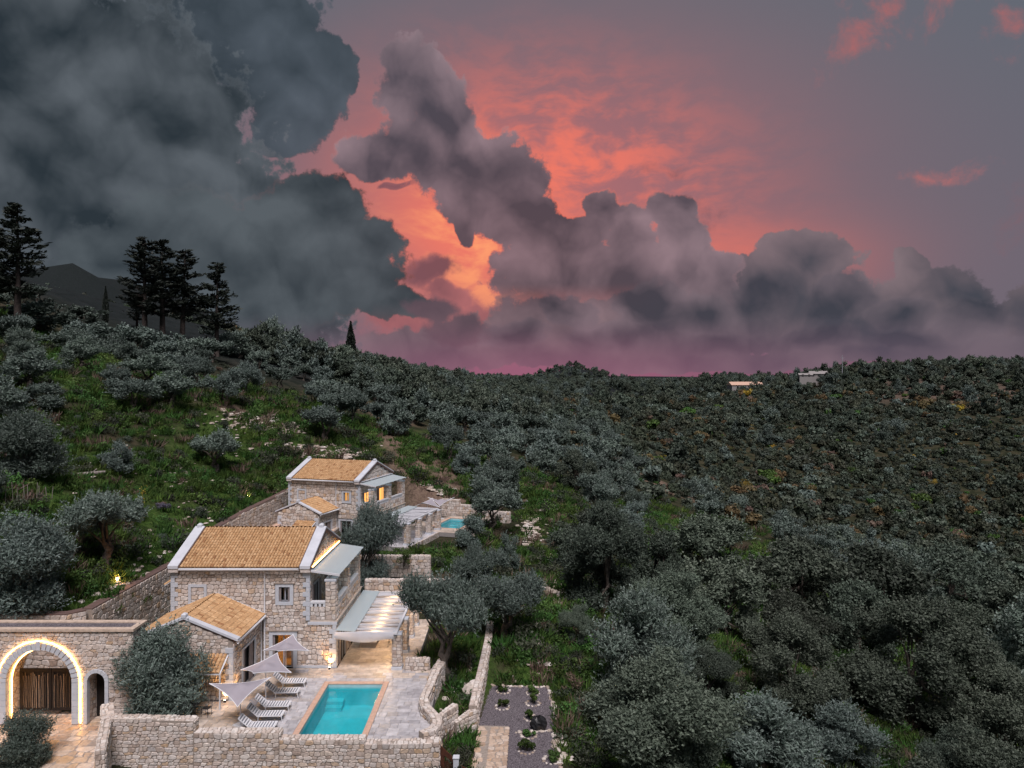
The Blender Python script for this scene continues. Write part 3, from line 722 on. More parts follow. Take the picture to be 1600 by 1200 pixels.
# ------------------------------------------------------------------ the stone villas
QUO = {}
def quoins(root, x, z0, z1, sgn, key, yf=0.0):
    """alternating dressed corner blocks on a front corner"""
    z, i = z0, 0
    while z < z1 - 0.1:
        w = 0.46 if i % 2 else 0.25; h = 0.31
        kk = (w, sgn)
        if kk not in QUO:
            QUO[kk] = MB().cbox(0 if sgn > 0 else -w, w if sgn > 0 else 0, -0.055, 0.25, 0, h - 0.02, 0.004).mesh('quoin', M['trim'])
        q = link('quoin', QUO[kk], root); q.location = (x - 0.03 * sgn, yf - 0.02, z)
        z += h; i += 1
def opening(root, x0, x1, z0, z1, fr, lit, y=0.0, name='window', mull=True, curtain=None):
    """glazed opening in the front wall: pane, frame, sill, mullion; depth behind it"""
    pane = MB().box(x0, x1, y + 0.2, y + 0.212, z0, z1).build(name, M['glass'], root)
    f = MB()
    f.box(x0 - fr, x0, y - 0.06, y + 0.25, z0 - (fr if name == 'window' else 0), z1 + fr); f.box(x1, x1 + fr, y - 0.06, y + 0.25, z0 - (fr if name == 'window' else 0), z1 + fr)
    f.box(x0, x1, y - 0.06, y + 0.25, z1, z1 + fr)
    if name == 'window': f.box(x0, x1, y - 0.06, y + 0.25, z0 - fr, z0)
    f.build('frame', M['trim'], pane)
    MB().box(x0 - fr - 0.1, x1 + fr + 0.1, y - 0.11, y + 0.02, z1 + fr + 0.003, z1 + fr + 0.07).build('lintel', M['mortar'], pane)
    m_ = MB(); t = 0.05
    m_.box(x0, x0 + t, y + 0.15, y + 0.19, z0, z1); m_.box(x1 - t, x1, y + 0.15, y + 0.19, z0, z1); m_.box(x0 + t, x1 - t, y + 0.15, y + 0.19, z1 - t, z1); m_.box(x0 + t, x1 - t, y + 0.15, y + 0.19, z0, z0 + t)
    if mull: m_.box((x0 + x1) / 2 - 0.04, (x0 + x1) / 2 + 0.04, y + 0.152, y + 0.188, z0 + t, z1 - t)
    m_.build('sash', M['frame'], pane)
    for s, a in ((1, x0), (-1, x1)):
        MB().box(min(a, a + s * 0.14), max(a, a + s * 0.14), y + 0.02, y + 0.06, z0 + 0.01, z1 - 0.01).build('shutter', M['shutter'], pane)
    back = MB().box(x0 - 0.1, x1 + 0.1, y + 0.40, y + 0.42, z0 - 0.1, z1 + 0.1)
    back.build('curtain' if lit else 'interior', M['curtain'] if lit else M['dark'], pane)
    return pane

def villa(loc, rz, label, near, lit, seed, wx=0.12, ww=5.72, wdep=4.85):
    rt = empty('stone_house', loc, rz, label, 'house', 'stone villas on the terraces')
    nb = 300 if near else 0
    rh, sw = (0.25, 0.34) if near else (0.32, 0.46)
    E, RZ, W, D, XL = 6.5, 8.1, 9.0, 7.8, 10.72
    win = (7.0, 7.72, 4.31, 5.27); door = (6.6, 7.95, 0.0, 2.15)
    w = MB()
    def put(mb, a, b, c, d): mb.box(a, b, 0, 0.35, c, d)
    holed(w, 0, W, 0, E, [win, door], put); put(w, W, XL, 0, 3.0)
    wall = w.build('front_wall', M['mortar'], rt)
    holes = [(6.76, 7.96, 4.06, 5.45), (6.36, 8.2, -1, 2.42), (1.1, 2.3, 4.1, 5.44), (-1, 0.25, -1, 9), (8.74, 9.0, 3, 9), (10.45, 11, -1, 9)]
    wl_, wr_, wm_ = wx - 0.1, wx + ww + 0.1, wx + ww / 2
    def cond(vc):
        r_ = XL if vc < 2.9 else W
        if vc < 3.3: return [(0, max(0.0, wl_)), (wr_, r_)]
        if vc < 4.75: q = (4.75 - vc) / 0.43; return [(0, max(0.0, wm_ - q)), (min(wr_, wm_ + q), r_)]
        return [(0.0, r_)]
    masonry(wall, face(0, 0, 1, 0), 0, XL, 0, 6.28, rh, sw, seed, free_spans(0, XL, holes, cond), nb)
    if near: masonry(wall, face(0, 0, 1, 0), 1.28, 2.12, 4.28, 5.26, 0.25, 0.34, seed + 1, None, 0)
    else: masonry(wall, face(0, 0, 1, 0), 1.28, 2.12, 4.28, 5.26, rh, sw, seed + 1, None, 0)
    bf = MB(); bf.box(1.1, 1.28, -0.06, 0.0, 4.1, 5.44).box(2.12, 2.3, -0.06, 0.0, 4.1, 5.44).box(1.28, 2.12, -0.06, 0, 5.26, 5.44).box(1.28, 2.12, -0.06, 0, 4.1, 4.28)
    bf.build('blind_window', M['trim'], rt)
    # other walls
    penta = [(0.35, 0), (D, 0), (D, E), (D / 2, RZ - 0.12), (0.0, E), (0.0, E - 0.02), (0.35, E - 0.02)]
    MB().prism([(0.352, 0), (D, 0), (D, E), (D / 2, RZ - 0.1), (0.352, E + 0.1)], 'x', 0, 0.35).build('side_wall', M['rubble'], rt)
    rw = MB().prism([(0.352, 3.0), (D, 3.0), (D, E), (D / 2, RZ - 0.1), (0.352, E + 0.1)], 'x', W - 0.35, W).build('side_wall', M['mortar'], rt)
    def gcond(vc):
        if vc < E: return [(0.0, D)]
        t = (vc - E) / (RZ - E) * D / 2; return [(t, D - t)]
    masonry(rw, face(W, 0, 0, 1), 0, D, 3.05, RZ - 0.15, rh, sw, seed + 2, free_spans(0, D, [(0.75, 2.15, 3, 5.3), (4.3, 6.1, 3, 5.3)], gcond), 0)
    MB().box(0.352, W - 0.352, D - 0.35, D - 0.002, 0, E).build('back_wall', M['rubble'], rt)
    lw = MB().box(XL - 0.35, XL, 0.352, D, 0, 3.0).build('side_wall', M['mortar'], rt)
    masonry(lw, face(XL, 0, 0, 1), 0, D, 0, 2.95, rh, sw, seed + 3, free_spans(0, D, [(0.9, 2.5, -1, 2.3), (3.9, 6.3, -1, 2.3)]), 0)
    MB().box(W - 0.35, XL - 0.352, D - 0.35, D - 0.003, 0, 2.98).build('back_wall', M['rubble'], rt)
    # french windows under the two canopies
    for x, ys, z0, z1, li in ((W, (0.8, 2.1), 3.12, 5.25, lit), (W, (4.35, 6.05), 3.12, 5.25, lit), (XL, (0.95, 2.45), 0.0, 2.25, False), (XL, (3.95, 6.25), 0.0, 2.25, False)):
        d = MB().box(x + 0.005, x + 0.02, ys[0] + 0.08, ys[1] - 0.08, z0, z1 - 0.08).build('door', M['curtain'] if li else M['dark'], rt)
        fm = MB(); fm.box(x + 0.003, x + 0.07, ys[0], ys[0] + 0.1, z0, z1).box(x + 0.003, x + 0.07, ys[1] - 0.1, ys[1], z0, z1).box(x + 0.003, x + 0.07, ys[0] + 0.1, ys[1] - 0.1, z1 - 0.1, z1)
        fm.box(x + 0.003, x + 0.05, (ys[0] + ys[1]) / 2 - 0.04, (ys[0] + ys[1]) / 2 + 0.04, z0, z1 - 0.1)
        fm.build('frame', M['frame'], d)
        for s, a in ((-1, ys[0]), (1, ys[1])):
            MB().box(x + 0.06, x + 0.10, min(a, a + s * 0.5), max(a, a + s * 0.5), z0 + 0.02, z1 - 0.02).build('shutter', M['shutter'], d)
    # roof
    sl = math.hypot(D / 2 + 0.2, RZ - E + 0.1); cy, cz = (D / 2 + 0.2) / sl, (RZ - E + 0.1) / sl
    rf = MB().prism([(-0.2, E), (D / 2, RZ), (D + 0.2, E), (D + 0.2, E + 0.08), (D / 2, RZ + 0.1), (-0.2, E + 0.08)], 'x', 0.5, W - 0.5).build('roof', M['dark_edge'], rt)
    tm = MB()
    ztop = E + 0.085
    tw = 0.2 if near else 0.24; tl = 0.29 if near else 0.34
    roof_tiles(tm, (0.62, -0.27, ztop - 0.01), (1, 0, 0), (0, cy, cz), (0, -cz, cy), W - 1.24, sl + 0.05, tw, tl, seed)
    roof_tiles(tm, (W - 0.62, D + 0.27, ztop - 0.01), (-1, 0, 0), (0, -cy, cz), (0, cz, cy), W - 1.24, sl + 0.05, 0.3, 0.42, seed + 5)
    tm.build('roof_tiles', M['tile'], rf, kind='stuff')
    MB().tube([(0.6, D / 2, RZ + 0.13), (W - 0.6, D / 2, RZ + 0.13)], 0.11, 8, 0.35).build('ridge', M['tile'], rf)
    for x0, x1, sx in ((-0.12, 0.55, 1), (W - 0.55, W + 0.12, -1)):
        ch = [(-0.34, E + 0.02), (D / 2, RZ + 0.10), (D + 0.34, E + 0.02), (D + 0.34, E + 0.22), (D / 2, RZ + 0.34), (-0.34, E + 0.22)]
        cp = MB().prism(ch, 'x', x0, x1).build('gable_coping', M['coping'], rf)
        e0 = x1 if sx > 0 else x0 - 0.07
        MB().prism([(p[0], p[1] - 0.03) for p in ch], 'x', e0 + 0.002, e0 + 0.068).build('edging', M['dark_edge'], cp)
        MB().prism([(p[0], p[1] - 0.12) for p in ch], 'x', (x0 - 0.01) if sx > 0 else (x1 - 0.02), (x0 + 0.02) if sx > 0 else (x1 + 0.01)).build('drip', M['dark_edge'], cp)
        MB().cbox((x0 + x1) / 2 - 0.16, (x0 + x1) / 2 + 0.16, D / 2 - 0.16, D / 2 + 0.16, RZ + 0.3, RZ + 0.55, 0.1).build('finial', M['coping'], cp)
        MB().box(x0 + 0.02, x1 - 0.02, -0.30, 0.0, E - 0.22, E + 0.0).build('kneeler', M['stone'], cp)
    MB().box(0.56, W - 0.56, -0.10, 0.0, E - 0.19, E - 0.03).build('cornice', M['stone'], rt)
    gt = MB().tube([(0.62, -0.36, E - 0.01), (W - 0.62, -0.36, E - 0.01)], 0.085, 8).build('gutter', M['white'], rf, smooth=True)
    dpx = 6.1
    MB().tube([(dpx, -0.34, E - 0.05), (dpx, -0.13, E - 0.28), (dpx, -0.13, 0.15)], 0.05, 7).build('downpipe', M['white'], gt, smooth=True)
    quoins(rt, 0.0, 0.0, 6.2, 1, 'l'); quoins(rt, W, 3.1, 6.2, -1, 'r'); quoins(rt, XL, 0.05, 2.75, -1, 'lr')
    MB().box(W - 0.1, XL + 0.08, -0.09, 0.02, 2.82, 3.003).build('string_course', M['trim'], rt)
    opening(rt, *win, 0.22, lit)
    dp = opening(rt, *door, 0.24, False, name='door')
    # balcony over the lower storey
    MB().box(W + 0.003, XL + 0.12, -0.02, D, 3.005, 3.10).build('balcony_floor', M['paver_warm'], rt)
    def pier(x0, y0, x1, y1, z0, z1, nm='balcony_pillar', cap=True, parent=rt):
        p = MB().box(x0, x1, y0, y1, z0, z1).build(nm, M['mortar'], parent)
        masonry(p, face(x0, y0, 1, 0), 0, x1 - x0, z0, z1, rh, (x1 - x0) / 2, seed + int(y0 * 10) + 9)
        masonry(p, face(x1, y0, 0, 1), 0, y1 - y0, z0, z1, rh, (y1 - y0) / 2, seed + int(y0 * 10) + 19)
        if cap: MB().cbox(x0 - 0.05, x1 + 0.05, y0 - 0.05, y1 + 0.05, z1, z1 + 0.16, 0.03).build('cap', M['trim'], p)
        return p
    for y0 in (0.03, 3.6, 7.15): pier(XL - 0.7, y0, XL - 0.03, y0 + 0.62, 3.10, 5.62)
    pf = MB().box(W + 0.05, XL - 0.72, 0.05, 0.3, 3.10, 3.95).build('balcony_parapet', M['mortar'], rt)
    masonry(pf, face(W + 0.05, 0.05, 1, 0), 0, XL - 0.72 - W - 0.05, 3.1, 3.93, rh, sw, seed + 31)
    cp = MB(); cp.box(W + 0.03, XL - 0.7, 0.02, 0.33, 4.17, 4.30)
    for k in range(4):
        a = W + 0.03 + k * (XL - 0.73 - W - 0.16) / 3; cp.box(a, a + 0.16, 0.04, 0.31, 3.952, 4.169)
    cp.build('balustrade', M['white'], pf)
    for ya, yb in ((0.66, 3.59), (4.23, 7.14)):
        pp = MB().box(XL - 0.3, XL - 0.05, ya, yb, 3.10, 3.85).build('balcony_parapet', M['mortar'], rt)
        masonry(pp, face(XL - 0.05, ya, 0, 1), 0, yb - ya, 3.1, 3.83, rh, sw, seed + 33)
        cp = MB(); cp.box(XL - 0.34, XL - 0.01, ya, yb, 4.15, 4.28); nk = 12
        for k in range(nk + 1):
            a = ya + k * (yb - ya - 0.13) / nk; cp.box(XL - 0.31, XL - 0.04, a, a + 0.13, 3.852, 4.149)
        cp.build('balustrade', M['white'], pp)
    # glass canopy above the balcony with a strip light along the gable
    cn = MB().prism([(W + 0.06, 6.36), (XL + 0.25, 6.08), (XL + 0.25, 6.095), (W + 0.06, 6.375)], 'y', -0.05, D - 0.1).build('glass_canopy', M['roof_glass'], rt)
    fr = MB()
    for k in range(8):
        y = -0.05 + k * (D - 0.17) / 7; fr.prism([(W + 0.06, 6.26), (XL + 0.23, 5.98), (XL + 0.23, 6.07), (W + 0.06, 6.35)], 'y', y, y + 0.07)
    fr.box(XL - 0.55, XL - 0.43, 0.0, D - 0.2, 5.90, 6.0); fr.prism([(W + 0.06, 6.27), (XL + 0.27, 5.99), (XL + 0.27, 6.12), (W + 0.06, 6.40)], 'y', -0.14, -0.06)
    for y in (0.34, 3.9, 7.4): fr.box(XL - 0.54, XL - 0.44, y - 0.05, y + 0.05, 5.775, 5.9)
    fr.build('canopy_frame', M['white'], cn)
    MB().box(W + 0.0, W + 0.20, 0.1, D - 0.1, 6.46, 6.51).build('ledge', M['trim'], cn)
    if near:
        st = MB().box(W + 0.13, W + 0.17, 0.12, D - 0.12, 6.53, 6.57).build('strip_light', M['led'], cn)
    # one-storey wing in front
    x0, x1, y0, ze, zr = wx, wx + ww, -wdep, 3.42, 3.42 + 0.217 * ww; xm = (x0 + x1) / 2
    gp = [(x0, 0), (x1, 0), (x1, ze), (xm, zr), (x0, ze)]
    fw = MB().prism(gp, 'y', y0, y0 + 0.35).build('wing_wall', M['mortar'], rt)
    def wc_(vc):
        if vc < ze: return [(0, x1 - x0)]
        t = (vc - ze) / (zr - ze) * (x1 - x0) / 2; return [(t, x1 - x0 - t)]
    masonry(fw, face(x0, y0, 1, 0), 0, x1 - x0, 0, zr - 0.05, rh, sw, seed + 41, free_spans(0, 9, [(x1 - x0 - 0.26, x1 - x0, -1, 9)], wc_))
    sw_ = MB(); holed(sw_, y0 + 0.352, 0, 0, ze, [(-3.3, -1.3, 0, 2.35)] if wdep > 4 else [(-2.3, -1.0, 0, 2.35)], lambda mb, a, b, c, d: mb.box(x1 - 0.35, x1, a, b, c, d))
    sw_ = sw_.build('wing_wall', M['mortar'], rt)
    masonry(sw_, face(x1, y0, 0, 1), 0, -y0, 0, ze - 0.1, rh, sw, seed + 43, free_spans(0, -y0, [(-y0 - 3.55, -y0 - 1.05, -1, 2.5)]))
    MB().box(x0, x0 + 0.35, y0 + 0.352, 0, 0, ze).build('wing_wall', M['rubble'], rt)
    dr = MB().box(x1 - 0.28, x1 - 0.22, -3.3, -1.3, 0.0, 2.35).build('door', M['dark'], rt)
    MB().box(x1 - 0.2, x1 + 0.06, -3.5, -3.3, 0, 2.5).box(x1 - 0.2, x1 + 0.06, -1.3, -1.1, 0, 2.5).box(x1 - 0.2, x1 + 0.06, -3.3, -1.3, 2.35, 2.5).build('frame', M['trim'], dr)
    MB().box(x1 - 0.1, x1 - 0.05, -3.28, -2.75, 0.02, 2.33).box(x1 - 0.1, x1 - 0.05, -2.0, -1.32, 0.02, 2.33).build('shutter', M['shutter'], dr)
    ov = 0.22; sl = math.hypot(xm - x0 + ov, zr - ze + 0.1); ex, ez = (xm - x0 + ov) / sl, (zr - ze + 0.1) / sl
    rf = MB().prism([(x0 - ov, ze), (xm, zr), (x1 + ov, ze), (x1 + ov, ze + 0.07), (xm, zr + 0.09), (x0 - ov, ze + 0.07)], 'y', y0 + 0.02, -0.06).build('wing_roof', M['dark_edge'], rt)
    tm = MB(); Ly = -y0 - 0.5
    roof_tiles(tm, (x1 + ov + 0.05, y0 + 0.36, ze + 0.06), (0, 1, 0), (-ex, 0, ez), (ez, 0, ex), Ly, sl, 0.24, 0.33, seed + 6)
    roof_tiles(tm, (x0 - ov - 0.05, -0.14, ze + 0.06), (0, -1, 0), (ex, 0, ez), (-ez, 0, ex), Ly, sl, 0.24, 0.33, seed + 7)
    tm.build('roof_tiles', M['tile'], rf, kind='stuff')
    MB().tube([(xm, y0 + 0.3, zr + 0.12), (xm, -0.1, zr + 0.12)], 0.1, 8, 0.4).build('ridge', M['tile'], rf)
    ch = lambda a, b: [(x0 - ov - 0.1, ze + a), (xm, zr + a + 0.06), (x1 + ov + 0.1, ze + a), (x1 + ov + 0.1, ze + b), (xm, zr + b + 0.06), (x0 - ov - 0.1, ze + b)]
    cp = MB().prism(ch(0.06, 0.2), 'y', y0 - 0.1, y0 + 0.32).build('gable_coping', M['coping'], rf)
    MB().cbox(xm - 0.14, xm + 0.14, y0 - 0.12, y0 + 0.2, zr + 0.2, zr + 0.46, 0.08).build('finial', M['coping'], cp)
    MB().prism(ch(-0.02, 0.055), 'y', y0 - 0.06, y0 - 0.004).build('drip', M['dark_edge'], cp)
    MB().prism([(x0 - ov, ze + 0.14), (xm, zr + 0.2), (x1 + ov, ze + 0.14), (x1 + ov, ze + 0.20), (xm, zr + 0.26), (x0 - ov, ze + 0.20)], 'y', -0.13, -0.058).build('flashing', M['white'], rf)
    g2 = MB().tube([(x1 + ov + 0.09, y0 - 0.05, ze), (x1 + ov + 0.09, -0.15, ze)], 0.085, 8).build('gutter', M['white'], rf, smooth=True)
    MB().tube([(x1 + ov + 0.09, -0.2, ze - 0.05), (x1 + 0.08, -0.2, ze - 0.3), (x1 + 0.08, -0.2, 0.15)], 0.045, 7).build('downpipe', M['white'], g2, smooth=True)
    quoins(rt, x1, 0, 3.1, -1, 'a', y0); quoins(rt, x0, 0, 3.1, 1, 'b', y0)
    # small tiled porch roof on the front of the wing and a side canopy on the tall wall
    pr = MB().prism([(y0 - 1.25, 1.98), (y0, 2.62), (y0, 2.68), (y0 - 1.25, 2.04)], 'x', x1 - 2.6, x1 - 0.25).build('porch_roof', M['white'], rt)
    tm = MB(); q = math.hypot(1.25, 0.64); roof_tiles(tm, (x1 - 2.6, y0 - 1.22, 2.05), (1, 0, 0), (0, 1.25 / q, 0.64 / q), (0, -0.64 / q, 1.25 / q), 2.28, q - 0.05, 0.22, 0.3, seed + 8)
    tm.build('roof_tiles', M['tile'], pr, kind='stuff')
    MB().box(x1 - 0.32, x1 - 0.25, y0 - 1.25, y0 - 1.18, 0, 1.99).box(x1 - 2.6, x1 - 2.53, y0 - 1.25, y0 - 1.18, 0, 1.99).build('post', M['white'], pr)
    sc_ = MB().prism([(-0.95, 5.0), (0.0, 5.62), (0.0, 5.68), (-0.95, 5.06)], 'y', 1.0, 3.0).build('side_canopy', M['white'], rt)
    tm = MB(); q = math.hypot(0.95, 0.62); roof_tiles(tm, (-0.93, 2.98, 5.07), (0, -1, 0), (0.95 / q, 0, 0.62 / q), (-0.62 / q, 0, 0.95 / q), 1.96, q - 0.04, 0.22, 0.3, seed + 12)
    tm.build('roof_tiles', M['tile'], sc_, kind='stuff')
    MB().box(W + 0.0, XL + 0.06, -0.07, 0.0, 0.0, 0.16).box(5.95, 6.3, -0.07, 0, 0, 0.16).box(8.2, W - 0.002, -0.07, 0, 0, 0.16).build('plinth', M['trim'], rt)
    if near:
        # lit room behind the garden door
        rm = MB(); rm.box(6.0, 8.6, 3.6, 3.65, 0.05, 2.7).box(6.0, 6.05, 0.36, 3.6, 0.05, 2.7).box(8.55, 8.6, 0.36, 3.6, 0.05, 2.7).box(6.0, 8.6, 0.36, 3.65, 2.7, 2.75).box(6.0, 8.6, 0.36, 3.65, 0.0, 0.05)
        rm.build('room', mat_pbr('warm_plaster', two((0.62, 0.45, 0.26), 0.08), 1, 0.8, 0), rt)
        lamp_point('room_light', rt, (7.2, 2.0, 2.3), 42, (1.0, 0.52, 0.17), 0.2)
        for c in dp.children:
            if c.name.startswith('interior'): bpy.data.objects.remove(c); break
        cu = MB()
        for k in range(7): cu.tube([(6.62 + 0.035 * k, 0.33 + 0.02 * (k % 2), 0.06), (6.62 + 0.035 * k, 0.33 + 0.02 * (k % 2), 2.15)], 0.022, 6)
        for k in range(5): cu.tube([(7.78 + 0.035 * k, 0.33 + 0.02 * (k % 2), 0.06), (7.78 + 0.035 * k, 0.33 + 0.02 * (k % 2), 2.15)], 0.022, 6)
        cu.build('curtain', mat_pbr('linen_curtain', two((0.55, 0.42, 0.28), 0.1), 3, 0.9, 0), dp)
        MB().cbox(6.9, 7.8, 1.6, 2.2, 0.05, 0.75, 0.05).build('armchair', M['paver_warm'], rt)
    return rt

villa(V1[:3], V1[3], 'near two-storey stone villa with glowing strip under its right gable', True, False, 101)
villa(V2[:3], V2[3], 'farther two-storey stone villa with orange-lit windows', False, True, 202, 1.3, 4.9, 3.9)

# ------------------------------------------------------------------ pergolas
def pergola(loc, rz, label, lit, seed, gap_front=0.0):
    rt = empty('pergola', loc, rz, label, 'pergola', 'pergolas beside the villas')
    X0, X1, Y0, Y1, Z = 10.80, 15.0, -0.55, 8.5, 2.42
    for k, y in enumerate((-0.35, 2.55, 5.45, 8.0)):
        p = MB().box(14.45, 15.02, y, y + 0.57, 0.2, 2.25).build('pillar', M['mortar'], rt)
        masonry(p, face(14.45, y, 1, 0), 0, 0.57, 0.22, 2.24, 0.2, 0.3, seed + k); masonry(p, face(15.02, y, 0, 1), 0, 0.57, 0.22, 2.24, 0.2, 0.3, seed + 20 + k)
        masonry(p, face(14.45, y + 0.57, 0, -1), 0, 0.57, 0.22, 2.24, 0.2, 0.3, seed + 40 + k)
        MB().cbox(14.38, 15.09, y - 0.07, y + 0.64, 0.0, 0.2, 0.02).build('base', M['trim'], p)
        MB().cbox(14.41, 15.06, y - 0.04, y + 0.61, 2.25, 2.34, 0.02).build('cap', M['trim'], p)
        MB().box(14.69, 14.78, y + 0.24, y + 0.33, 2.34, Z - 0.08).build('bracket', M['frame'], p)
    fr = MB(); fr.box(14.66, 14.80, Y0, Y1, Z - 0.08, Z + 0.06); fr.box(X0, 14.66, Y0, Y0 + 0.12, Z - 0.08, Z + 0.06).box(X0, 14.66, Y1 - 0.12, Y1, Z - 0.08, Z + 0.06)
    for k in range(1, 11): y = Y0 + k * (Y1 - Y0) / 11; fr.box(X0, 14.66, y, y + 0.07, Z - 0.06, Z + 0.04)
    fr.build('frame', M['white'], rt)
    MB().prism([(X0, Z + 0.16), (X0 + 1.25, Z + 0.075), (X0 + 1.25, Z + 0.09), (X0, Z + 0.175)], 'y', Y0 + 0.1, Y1).build('glass_strip', M['roof_glass'], rt)
    # cloth sagging in waves between the bars
    nw, nu = 10, 10; ny_ = nw * 10; vs = []
    xa, xb = X0 + 0.85, 14.62
    for j in range(ny_ + 1):
        t = j / ny_; y = Y0 + 0.15 + t * (Y1 - Y0 - 0.3); ph = (t * nw) % 1.0
        sag = -0.46 * (4 * ph * (1 - ph)) ** 0.75
        for i in range(nu + 1):
            s = i / nu
            vs.append((xa + (xb - xa) * s, y, Z + 0.12 + sag * (0.75 + 0.25 * math.sin(s * 3 + j)) + 0.012 * math.sin(17 * s + 5 * t * nw) + 0.03 * s))
    cl_ = MB().add(vs, [(j * (nu + 1) + i, j * (nu + 1) + i + 1, (j + 1) * (nu + 1) + i + 1, (j + 1) * (nu + 1) + i) for j in range(ny_) for i in range(nu) if 0 < j % 10 < 9])
    cl_.build('cloth', M['cloth'], rt, smooth=True)
    vs = []
    for i in range(25):
        s = i / 24; d = 0.42 + 0.28 * math.sin(math.pi * min(1, s * 1.1)) ** 1.5 * (0.6 + 0.4 * s)
        for k in range(5):
            q = k / 4; vs.append((X0 - 0.02 + (14.6 - X0) * s, Y0 - 0.03 - 0.10 * math.sin(q * 2.6), Z + 0.09 - d * q))
    MB().add(vs, [(i * 5 + k, i * 5 + k + 1, (i + 1) * 5 + k + 1, (i + 1) * 5 + k) for i in range(24) for k in range(4)]).build('valance', M['cloth'], rt, smooth=True)
    if lit:
        for k in range(9):
            y = Y0 + 0.15 + (k + 0.98) * (Y1 - Y0 - 0.3) / 10
            b_ = MB().tube([(13.25, y, Z - 0.23), (13.25, y, Z - 0.34)], [0.05, 0.06], 8).build('spotlight', M['bulb'], rt)
            lamp_point('spotlight_beam', rt, (13.25, y, Z - 0.44), 6.5, (1.0, 0.60, 0.28), 0.05)
    return rt
pergola(V1[:3], V1[3], 'pergola with white cloth and a row of warm lights beside near villa', True, 300)
pergola((V2[0], V2[1], V2[2]), V2[3], 'unlit pergola with white cloth on stone pillars beside farther villa', False, 400)

# ------------------------------------------------------------------ paved terraces and pools
def paving(parent, x0, x1, ya, yb, z, dep, lens, seed, skip, mat, nobj=0, xmax=None, rim=0.008, mixmat=None):
    rg = random.Random(seed); y = ya; k = 0; ob = 0; rest = {}
    while y < yb - 0.05:
        d = min(dep * (1 if k % 3 else 1.25), yb - y); x = x0 - rg.uniform(0, 0.5); xe = x1 if xmax is None else xmax(y + d / 2)
        while x < xe - 0.05:
            l = rg.choice(lens); a, b = max(x, x0), min(x + l, xe); x += l
            if b - a < 0.08 or skip((a + b) / 2, y + d / 2, a, b, y, y + d): continue
            m_ = mat if mixmat is None else mixmat((a + b) / 2, y + d / 2, rg)
            h = rg.uniform(-0.003, 0.004); mb = MB().cbox(a + rim, b - rim, y + rim, y + d - rim, z - 0.03, z + h, 0.006, rg.random())
            if ob < nobj and b - a > 0.3: mb.build('tile', M[m_], parent); ob += 1
            else: rest.setdefault(m_, MB()).add(mb.v, mb.f, mb.t[0])
        y += d; k += 1
    for m_, mb in rest.items(): mb.build('paving', M[m_], parent, kind='stuff')

RPAR = [(-4.75, 47.6), (-5.0, 46.0), (-5.15, 44.0), (-5.32, 42.3), (-5.15, 41.5), (-4.72, 40.8), (-4.35, 40.1), (-4.28, 39.4), (-4.5, 38.75), (-5.1, 38.3)]
def rpx(y):
    p = sorted((b, a) for a, b in RPAR); return float(np.interp(y, [q[0] for q in p], [q[1] for q in p]))
PX0, PX1, PY0, PY1 = -11.35, -7.95, 38.85, 45.5
ter = empty('terrace', (0, 0, 0), 0, 'grey stone pool terrace of near villa', None, None, 'structure')
sl = MB(); holed(sl, -21.4, -4.6, 38.0, 47.93, [(PX0 - 0.02, PX1 + 0.02, PY0 - 0.02, PY1 + 0.02)], lambda mb, a, b, c, d: mb.box(a, b, c, d, -0.6, -0.028))
sl.box(-11.4, -6.3, 47.94, 57.6, -0.6, -0.028).build('slab', M['grout'], ter)
def inpool(cx, cy, a, b, c, d): return (b > PX0 - 0.32 and a < PX1 + 0.32 and d > PY0 - 0.32 and c < PY1 + 0.32)
def inwing(cx, cy): return cx < -16.3 and cy > 43.2
def warmth(x, y, rg):
    k = 0.0
    if y > 46.2: k = 0.8
    if y > 47.6: k = 1.0
    if x < -12.5: k = max(k, min(1, (-12.2 - x) / 3.0))  # toward the wing, lamp glow is put into the colour as warmer pavers
    return 'paver_warm' if rg.random() < k else 'paver'
TL = (0.42, 0.62, 0.62, 0.84)
paving(ter, PX1 + 0.32, -4.6, 38.4, PY1 + 0.32, 0.0, 0.42, TL, 5, lambda *a: False, 'paver', 110, lambda y: rpx(y) - 0.05, mixmat=warmth)
paving(ter, -21.3, PX0 - 0.32, 38.4, PY1 + 0.32, 0.0, 0.42, TL, 4, lambda cx, cy, a, b, c, d: inwing(cx, cy), 'paver', 150, mixmat=warmth)
paving(ter, -16.3, -4.6, PY1 + 0.32, 47.9, 0.0, 0.42, TL, 3, lambda *a: False, 'paver', 40, lambda y: rpx(y) - 0.05, mixmat=warmth)
paving(ter, -11.40, -6.3, 47.95, 57.55, 0.0, 0.45, (0.5, 0.62, 0.84), 6, lambda *a: False, 'paver_warm', 0)

